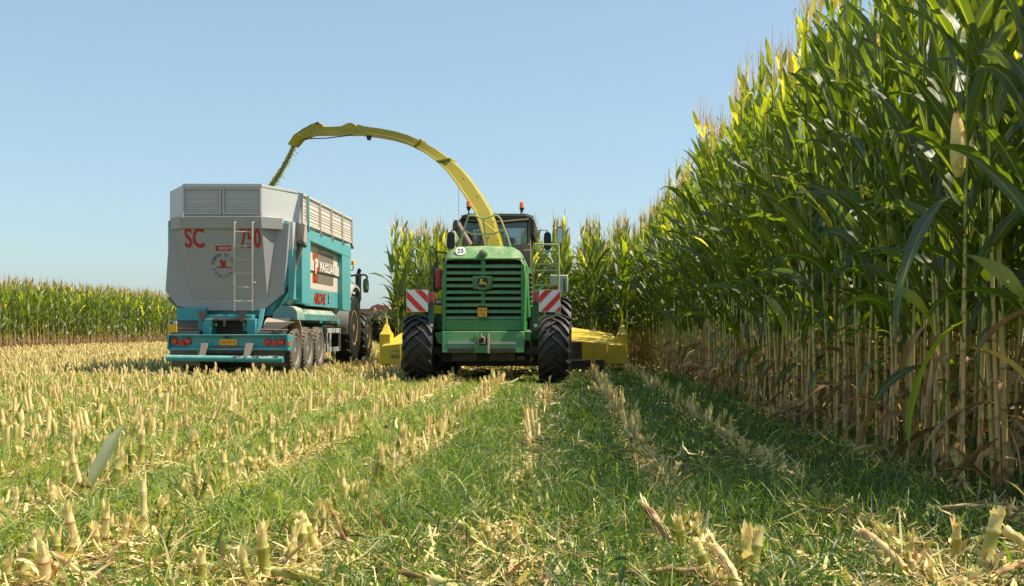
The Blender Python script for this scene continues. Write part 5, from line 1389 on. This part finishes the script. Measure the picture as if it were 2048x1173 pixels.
# rear light beam
D = 21.25
m = MB(); 
m.pbox(336, 670, 574, 698, D + 0.06, D + 0.09, 0); m.pbox(335, 669.5, 575, 672, D - 0.04, D + 0.09, 0); m.pbox(335, 697.5, 575, 701, D - 0.05, D + 0.09, 0)
m.pbox(334.5, 669.5, 336.5, 701, D - 0.05, D + 0.09, 0); m.pbox(573, 672, 576, 702, D - 0.05, D + 0.3, 0)
beam = m.build('light_beam', 'teal', T, bevel=0.004)
for xs in ((349, 376), (535, 563)):
    for px in xs:
        m = MB(); q = P(px, 684.5 - (1.5 if xs[0] < 400 else -0.5), D + 0.05); m.lathe([(0.07, 0.02), (0.072, -0.02), (0.06, -0.035)], q, 'Y', 24, 0)
        m.box(q.x - 0.05, q.x + 0.05, q.y - 0.04, q.y - 0.034, q.z - 0.016, q.z + 0.016, 1); m.build('tail_lamp', ['redlens', 'orangelens'], beam)
    q = P(sum(xs) / 2, 685.5, D + 0.02); m = MB(); m.prism([q + Vector((-0.078, 0, -0.06)), q + Vector((0.078, 0, -0.06)), q + Vector((0, 0, 0.075))], (0, 0.03, 0)); m.build('triangle_reflector', 'red', beam)
m = MB(); a = P(438, 679, D); b = P(473, 691, D); m.box(a.x, b.x, D + 0.03, D + 0.055, b.z, a.z, 0); m.text('AB 052 3', Vector(((a.x + b.x) / 2, D + 0.028, (a.z + b.z) / 2)), (1, 0, 0), (0, 0, 1), 0.055, 1, width=0.28)
m.build('number_plate', ['plate', 'redink'], beam)
m = MB(); m.hexa([P(448, 676, D - .02), P(457, 676, D - .02), P(457, 676, D + .03), P(448, 676, D + .03), P(448, 669, D - .02), P(456, 669, D - .02), P(456, 669, D + .03), P(448, 669, D + .03)]); m.build('plate_lamp', 'black', beam)
m = MB(); m.prism([P(424, 697, D + .02), P(428, 693, D + .02), P(440, 690.5, D + .02), P(474, 691.5, D + .02), P(486, 697, D + .02)], (0, 0.03, 0)); m.build('plate_shield', 'exhaust', beam)
m = MB(); m.pbox(574.5, 683, 576.7, 693, D - 0.06, D + .1); m.build('side_marker', 'orangelens', beam)
# steps down to the tube bumper
for a, b in ((402, 412), (491, 502)):
    m = MB()
    m.hexa([P(a - 5, 713, 21.0), P(b - 2, 713, 21.0), P(b - 2, 713, 21.06), P(a - 5, 713, 21.06), P(a, 687, 21.15), P(b + 5, 687, 21.15), P(b + 5, 687, 21.22), P(a, 687, 21.22)])
    m.build('bumper_arm', 'brownpost', T, bevel=0.008)
m = MB(); m.tube([P(333, 716.5, 21.0), P(566, 719.5, 21.0)], 0.060, 16); m.build('bumper_tube', 'teal', T)
m = MB(); r_ = np.random.default_rng(3)
for k in range(60):
    q = P(462 + r_.uniform(0, 95), 713.3, 21.0 + r_.normal(0, 0.02)); a = r_.uniform(0, 3.1)
    m.box(q.x - 0.03, q.x + 0.03, q.y - 0.01, q.y + 0.01, q.z - 0.012, q.z + 0.006 + r_.uniform(0, .008))
m.build('dried_mud', 'mud', T)
m = MB(); m.pbox(337, 642, 352.5, 665.5, 21.5, 21.56, 0); m.pbox(337, 642, 352.5, 648, 21.49, 21.56, 1); m.box(P(341, 0, 21.5).x, P(346, 0, 21.5).x, 21.48, 21.5, P(0, 648, 21.5).z, P(0, 644, 21.5).z, 2); m.build('side_reflector', ['plate', 'lgrey', 'black'], T)
# curved mud flaps behind the beam
m = MB()
for x0, x1 in ((P(340, 0, 21.5).x, P(396, 0, 21.5).x), (P(507, 0, 21.5).x, P(569, 0, 21.5).x)):
    arc = [(21.62 + 0.5 * (1 - math.sin(t)), 0.75 - 0.62 * (1 - math.cos(t)) * 1.0) for t in [R(a) for a in range(0, 91, 15)]]
    arc = [(21.55, 0.85), (21.5, 0.62), (21.5, 0.42), (21.53, 0.28), (21.6, 0.16)]
    m.loft([[Vector((x0, y, z)), Vector((x1, y, z)), Vector((x1, y + 0.03, z)), Vector((x0, y + 0.03, z))] for y, z in arc])
m.build('mud_flap', 'flap', T, bevel=0.004)
m = MB(); m.tube([P(390, 707, 22.0), P(510, 707, 22.0)], 0.06, 10); m.build('axle', 'darkmetal', T)
# mudguards over the right wheels
def guard(y0, y1, x0, x1, zb_, zt_, mat, name='mudguard', full=False):
    m = MB(); yc = (y0 + y1) / 2; hw_ = (y1 - y0) / 2; n = 10; outer, inner = [], []
    for i in range(n + 1):
        t = math.pi * i / n; yv = yc - hw_ * math.copysign(abs(math.cos(t)) ** 0.6, math.cos(t)); zv = zb_ + (zt_ - zb_) * (math.sin(t) ** 0.6 if math.sin(t) > 1e-6 else 0)
        outer.append((yv, zv)); inner.append((yc + (yv - yc) * 0.96, zb_ + (zv - zb_) * 0.93))
    rings = [[Vector((x0, a[0], a[1])), Vector((x1, a[0], a[1])), Vector((x1, b[0], b[1])), Vector((x0, b[0], b[1]))] for a, b in zip(outer, inner)]
    m.loft(rings)
    if full: m.add([Vector((x0, a[0], a[1])) for a in outer], [tuple(range(n + 1))])
    return m.build(name, mat, T, bevel=0.004, angle=50)
# teal rounded guards: rear one faces us, long dusty one runs forward
m = MB(); D = 22.0
arc = [P(544, 640, D)] + [P(544 + 52 * (1 - math.cos(t)) / 1.0 * 0.5 * 1.0, 640 - 27 * math.sin(t), D) for t in [R(a) for a in range(20, 150, 12)]] + [P(594, 640, D)]
arc = [P(544, 641, D), P(546, 626, D), P(553, 617, D), P(563, 612.5, D), P(575, 612, D), P(586, 616, D), P(592, 624, D), P(593.5, 641, D)]
m.prism(arc, (0, 0.7, 0)); m.build('teal_mudguard', 'tealdust', T, bevel=0.01)
m = MB(); y0_, y1_ = 22.75, 26.9; xo = XR - 0.02; xi = -6.1
pr = [(xi, 1.38), (xo - 0.30, 1.40), (xo - 0.12, 1.34), (xo, 1.22), (xo, 1.08), (xo - 0.03, 1.08), (xo - 0.05, 1.2), (xi, 1.3)]
m.loft([[Vector((x, y, z - (0.0 if y < 26.5 else 0.12))) for x, z in pr] for y in (y0_, 25.8, 26.4, y1_)]); m.build('long_mudguard', 'tealdust', T, bevel=0.008)
guard(21.62, 22.95, -5.98, XR + 0.0, 0.50, 1.14, 'mud', 'inner_mudguard')
m = MB(); m.hexa([P(527, 661, 21.6), P(549, 665, 21.6), P(549, 665, 22.2), P(527, 661, 22.2), P(532, 644, 21.6), P(590, 644, 21.6), P(590, 644, 22.2), P(532, 644, 22.2)]); m.build('guard_apron', 'mud', T, bevel=0.01)
# wheels
for y in (22.4, 23.5, 24.6):
    wheel(T, (XR + 0.03 - 0.20, y, 0.46), 0.485, 0.36, 1, 'truckrubber', 'rimgrey', 0.29, 30, style='road', rimdisc=0.06)
    wheel(T, (XL + 0.60, y, 0.46), 0.485, 0.36, -1, 'truckrubber', 'rimgrey', 0.29, 30, style='road', rimdisc=0.06)
m = MB(); X_ = XR - 0.03; a, b = ypx(657), ypx(684)
for z in (0.35, 0.80): m.box(X_ - 0.04, X_, a, b, z, z + 0.11)
for y in (a, b - 0.08, a + 0.35): m.box(X_ - 0.045, X_ - 0.003, y, y + 0.1, 0.36, 0.88)
m.build('side_guard', 'lgrey', T, bevel=0.006)
m = MB(); q = P(672, 720, 26.3); m.box(X_ - 0.05, X_ + 0.01, q.y, q.y + 0.08, 0.02, 0.4); m.build('parking_leg', 'yrail', T)
m = MB(); m.box(X_ - 0.5, X_ - 0.06, 25.3, 28.2, 0.93, 1.03, 0); m.box(-7.0, -6.6, 28, 29.6, 0.45, 0.7, 0); m.build('drawbar', 'darkmetal', T, bevel=0.01)

# ------------------------------------------------------------------ tractor pulling it
K = empty('tractor', (TX, 30, 0), 'tractor in front of the trailer with ochre wheel rims and a black exhaust', 'tractor')
def xs(px, D): return P(px, 0, D).x
wheel(K, (-5.66 - 0.27, 29.5, 0.93), 0.95, 0.54, 1, 'rubber', 'rimgold', 0.46, 20, chev=1, rimdisc=0.26)
wheel(K, (-8.0 + 0.27, 29.5, 0.93), 0.95, 0.54, -1, 'rubber', 'rimgold', 0.52, 20, chev=1)
wheel(K, (-5.72 - 0.22, 31.9, 0.68), 0.70, 0.44, 1, 'rubber', 'rimgold', 0.33, 18, chev=1, rimdisc=0.22)
wheel(K, (-7.75 + 0.05, 31.9, 0.68), 0.70, 0.44, -1, 'rubber', 'rimgold', 0.38, 18, chev=1)
m = MB(); arc = []
for a in range(-5, 120, 10):
    t = R(a); arc.append((29.5 - 1.13 * math.cos(t) * 1.05, 0.93 + 1.16 * math.sin(t)))
m.loft([[Vector((-6.4, y, z)), Vector((-5.62, y, z)), Vector((-5.62, y + .02, z - 0.07)), Vector((-6.4, y + .04, z - 0.05))] for y, z in arc]); m.build('mudguard', 'silver', K, angle=60)
m = MB(); q = P(693, 600, 28.2); m.box(-5.95, -5.72, 28.2, 28.4, 1.72, 1.9); m.build('mudguard_lamp', 'redlens', K, bevel=0.02)
m = MB(); m.box(-5.98, -5.68, 28.25, 28.5, 1.62, 1.72); m.build('lamp_bracket', 'tractorhood', K, bevel=0.03)
m = MB()
for x in (-7.6, -6.12):
    for y in (28.9, 30.3): m.hexa([(x - .05, y, 1.4), (x + .05, y, 1.4), (x + .05, y + .1, 1.4), (x - .05, y + .1, 1.4), (x - .05 + 0.05 * (1 if x < -7 else -1), y, 2.72), (x + .05 + 0.05 * (1 if x < -7 else -1), y, 2.72), (x + .05 + 0.05 * (1 if x < -7 else -1), y + .1, 2.72), (x - .05 + 0.05 * (1 if x < -7 else -1), y + .1, 2.72)])
m.box(-7.6, -6.1, 28.9, 30.4, 1.2, 1.55); m.build('cab_frame', 'black', K, bevel=0.01)
m = MB(); m.box(-7.65, -6.0, 28.75, 30.6, 2.70, 2.86); m.build('cab_roof', 'tractorhood', K, bevel=0.05, seg=3)
m = MB(); x = -6.1; m.add([(-7.6, 28.93, 1.5), (-6.13, 28.93, 1.5), (-6.2, 28.93, 2.7), (-7.5, 28.93, 2.7)], [(0, 1, 2, 3)]); m.add([(x, 28.95, 1.5), (x, 30.35, 1.5), (x - .05, 30.35, 2.7), (x - .05, 28.95, 2.7)], [(0, 1, 2, 3)]); m.build('cab_window', 'cabglass', K, smooth=False)
m = MB(); m.box(-7.35, -6.35, 30.4, 32.6, 0.95, 1.75); m.build('engine_hood', 'tractorhood', K, bevel=0.06, seg=3)
m = MB(); m.box(-7.3, -6.4, 28.8, 32.4, 0.5, 1.0); m.build('tractor_chassis', 'darkmetal', K, bevel=0.03)
D = 30.6
m = MB(); m.tube([P(717, 640, D), P(717, 600, D)], 0.05, 12); m.tube([P(716.5, 602, D), P(716.8, 548, D)], 0.085, 14); m.tube([P(717, 549, D), P(718, 542, D), P(721, 539, D)], 0.055, 12); m.build('exhaust_pipe', 'black', K)
m = MB(); m.tube([P(697, 552, 29.6), P(730, 550, 29.6), P(734, 553, 29.6), P(734, 558, 29.6)], 0.03, 8); m.tube([P(697, 562, 29.6), P(706, 566, 29.6), P(711, 576, 29.6)], 0.012, 6); m.build('mirror_arm', 'black', K)
mirror(P(731.5, 572, 29.6), 0.072, 0.19, 29.6, 0.02).build('side_mirror', ['black', 'mirrorglass'], K)
m = MB(); m.tube([P(697, 541, 28.8), P(706, 541, 28.8), P(706.5, 532, 28.8)], 0.015, 8, 0); m.lathe([(0.055, 0), (0.05, 0.11), (0.02, 0.13)], P(706.5, 531, 28.8), 'Z', 16, 1); m.build('roof_beacon', ['black', 'amber'], K)
m = MB(); q = P(693, 545, 28.75); m.lathe([(0.07, 0.06), (0.075, 0), (0.06, -0.02)], q, 'Y', 16, 0); m.build('rear_work_lamp', 'black', K)

# ------------------------------------------------------------------ stream of chopped maize falling into the trailer
cv = VM(); rc = np.random.default_rng(6)
n = 5500; t = rc.random(n) ** 0.85
p0 = P(588, 288, 23.0); p1 = P(540, 378, 23.3)
px_ = 589 - 24 * t - 27 * t ** 1.6; py_ = 286 + 92 * t
Dd_ = 23.0 + 0.3 * t
sp_r = 0.022 + 0.022 * t
g1, g2, g3 = rc.normal(0, 1, n), rc.normal(0, 1, n), rc.normal(0, 1, n)
out = rc.random(n) < 0.06
k = np.where(out, 1.6, 0.7) * sp_r
x = (px_ - VX) * Dd_ / F + g1 * k * 0.8 + np.where(out, 0.06, 0); z = CAMZ + (VY - py_) * Dd_ / F + g3 * k; y = Dd_ + g2 * k
strips(cv, np.stack([x, y, z], -1), rc.uniform(0, 6.28, n), rc.uniform(-1.5, 1.5, n), rc.uniform(0.012, 0.05, n), rc.uniform(0.008, 0.022, n), 0.3, rc.uniform(0.58, 0.70, n), 2, 2)
tag(cv.obj('chopped_maize_stream', ['straw']), 'stream of chopped green maize falling from the yellow spout', 'chopped maize', kind='stuff')
# ------------------------------------------------------------------ farmhouse and bushes far behind
fh = empty('farmhouse', (-26, 150, 0), 'distant farmhouse with a low red roof behind the bushes', 'house')
M['rooftile'] = paint('old red roof tiles', (0.36, 0.13, 0.10), 0.8, dust=0.2, scale=2)
M['plaster'] = paint('pinkish plaster', (0.42, 0.32, 0.28), 0.9, dust=0.2, scale=1)
D = 150.0
m = MB(); a = P(716, 640, D); b = P(790, 618, D); m.box(a.x, b.x, D, D + 9, 0, b.z); m.build('wall', 'plaster', fh)
m = MB(); pts = [P(738, 619, D - 0.4), P(744, 612.5, D - 0.4), P(755, 608.5, D - 0.4), P(766, 611, D - 0.4), P(782, 619, D - 0.4)]
m.prism(pts, (0, 10, 0)); m.prism([P(712, 622, D - .4), P(716, 619, D - .4), P(742, 618, D - .4), P(742, 622, D - .4)], (0, 10, 0)); m.build('roof', 'rooftile', fh)
m = MB()
for px in (752, 760, 772): m.pbox(px, 621, px + 3, 627, D - 0.05, D + 0.1)
m.build('window', 'black', fh)
M['bushleaf'] = plantmat('dull bush leaves', 0.15, rough=0.7, tcol=(1.6, 1.5, 0.8), stops=[(0.0, (0.03, 0.045, 0.018)), (0.3, (0.06, 0.075, 0.025)), (0.5, (0.13, 0.12, 0.045)), (0.62, (0.2, 0.15, 0.07)), (0.75, (0.26, 0.18, 0.10)), (0.88, (0.2, 0.13, 0.08)), (1.0, (0.1, 0.07, 0.05))])
def bush(x, y, w, h, seed, label, tint):
    r = np.random.default_rng(seed)
    e = empty('bush', (x, y, 0), label, 'bush', 'bushes beyond the stubble')
    n = 2600; c = r.normal(0, 1, (n, 3)); c /= np.linalg.norm(c, axis=1)[:, None]
    lob = 0.72 + 0.28 * np.sin(3 * np.arctan2(c[:, 1], c[:, 0]) + r.uniform(0, 6)) * np.sin(4 * c[:, 2] + r.uniform(0, 6)) + 0.12 * r.normal(0, 1, n)
    rad = r.uniform(0.35, 1, n) ** 0.5 * lob
    p = np.stack([c[:, 0] * w / 2 * rad, c[:, 1] * w / 2 * rad, h * 0.5 + c[:, 2] * h * 0.55 * rad], -1); p[:, 2] = np.maximum(p[:, 2], 0.05)
    v = VM(); strips(v, p, r.uniform(0, 6.28, n), r.uniform(-0.5, 1.3, n), r.uniform(0.15, 0.4, n), 0.14, 0.8, np.clip(tint + r.normal(0, 0.09, n), 0, 1), 2, 2)
    v.obj('foliage', ['bushleaf'], e)
    t = VM(); 
    for k in range(4):
        a = r.uniform(0, 6.28); tubes(t, np.array([[0, 0, 0], [math.cos(a) * w * .12, math.sin(a) * w * .12, h * .3], [math.cos(a) * w * .25, math.sin(a) * w * .25, h * .7]]), np.array([0.08, 0.05, 0.02]), 0.97, 5)
    t.obj('stem', ['bushleaf'], e)
for i, (px, D, w, h, t, lab) in enumerate([(752, 62, 2.4, 1.75, 0.36, 'olive yellow bush just right of the tractor front wheel'), (766, 70, 2.6, 2.1, 0.55, 'dry brownish bush below the distant red roof'), (783, 66, 2.6, 1.7, 0.22, 'green bush half hidden by the header at left'),
                                           (795, 58, 2.0, 1.6, 0.28, 'green bush behind the leaning maize leaves'), (741, 80, 3, 1.9, 0.60, 'brownish bush farthest back between tractor and harvester')]):
    bush((px - VX) * D / F, D, w, h, 60 + i, lab, t)
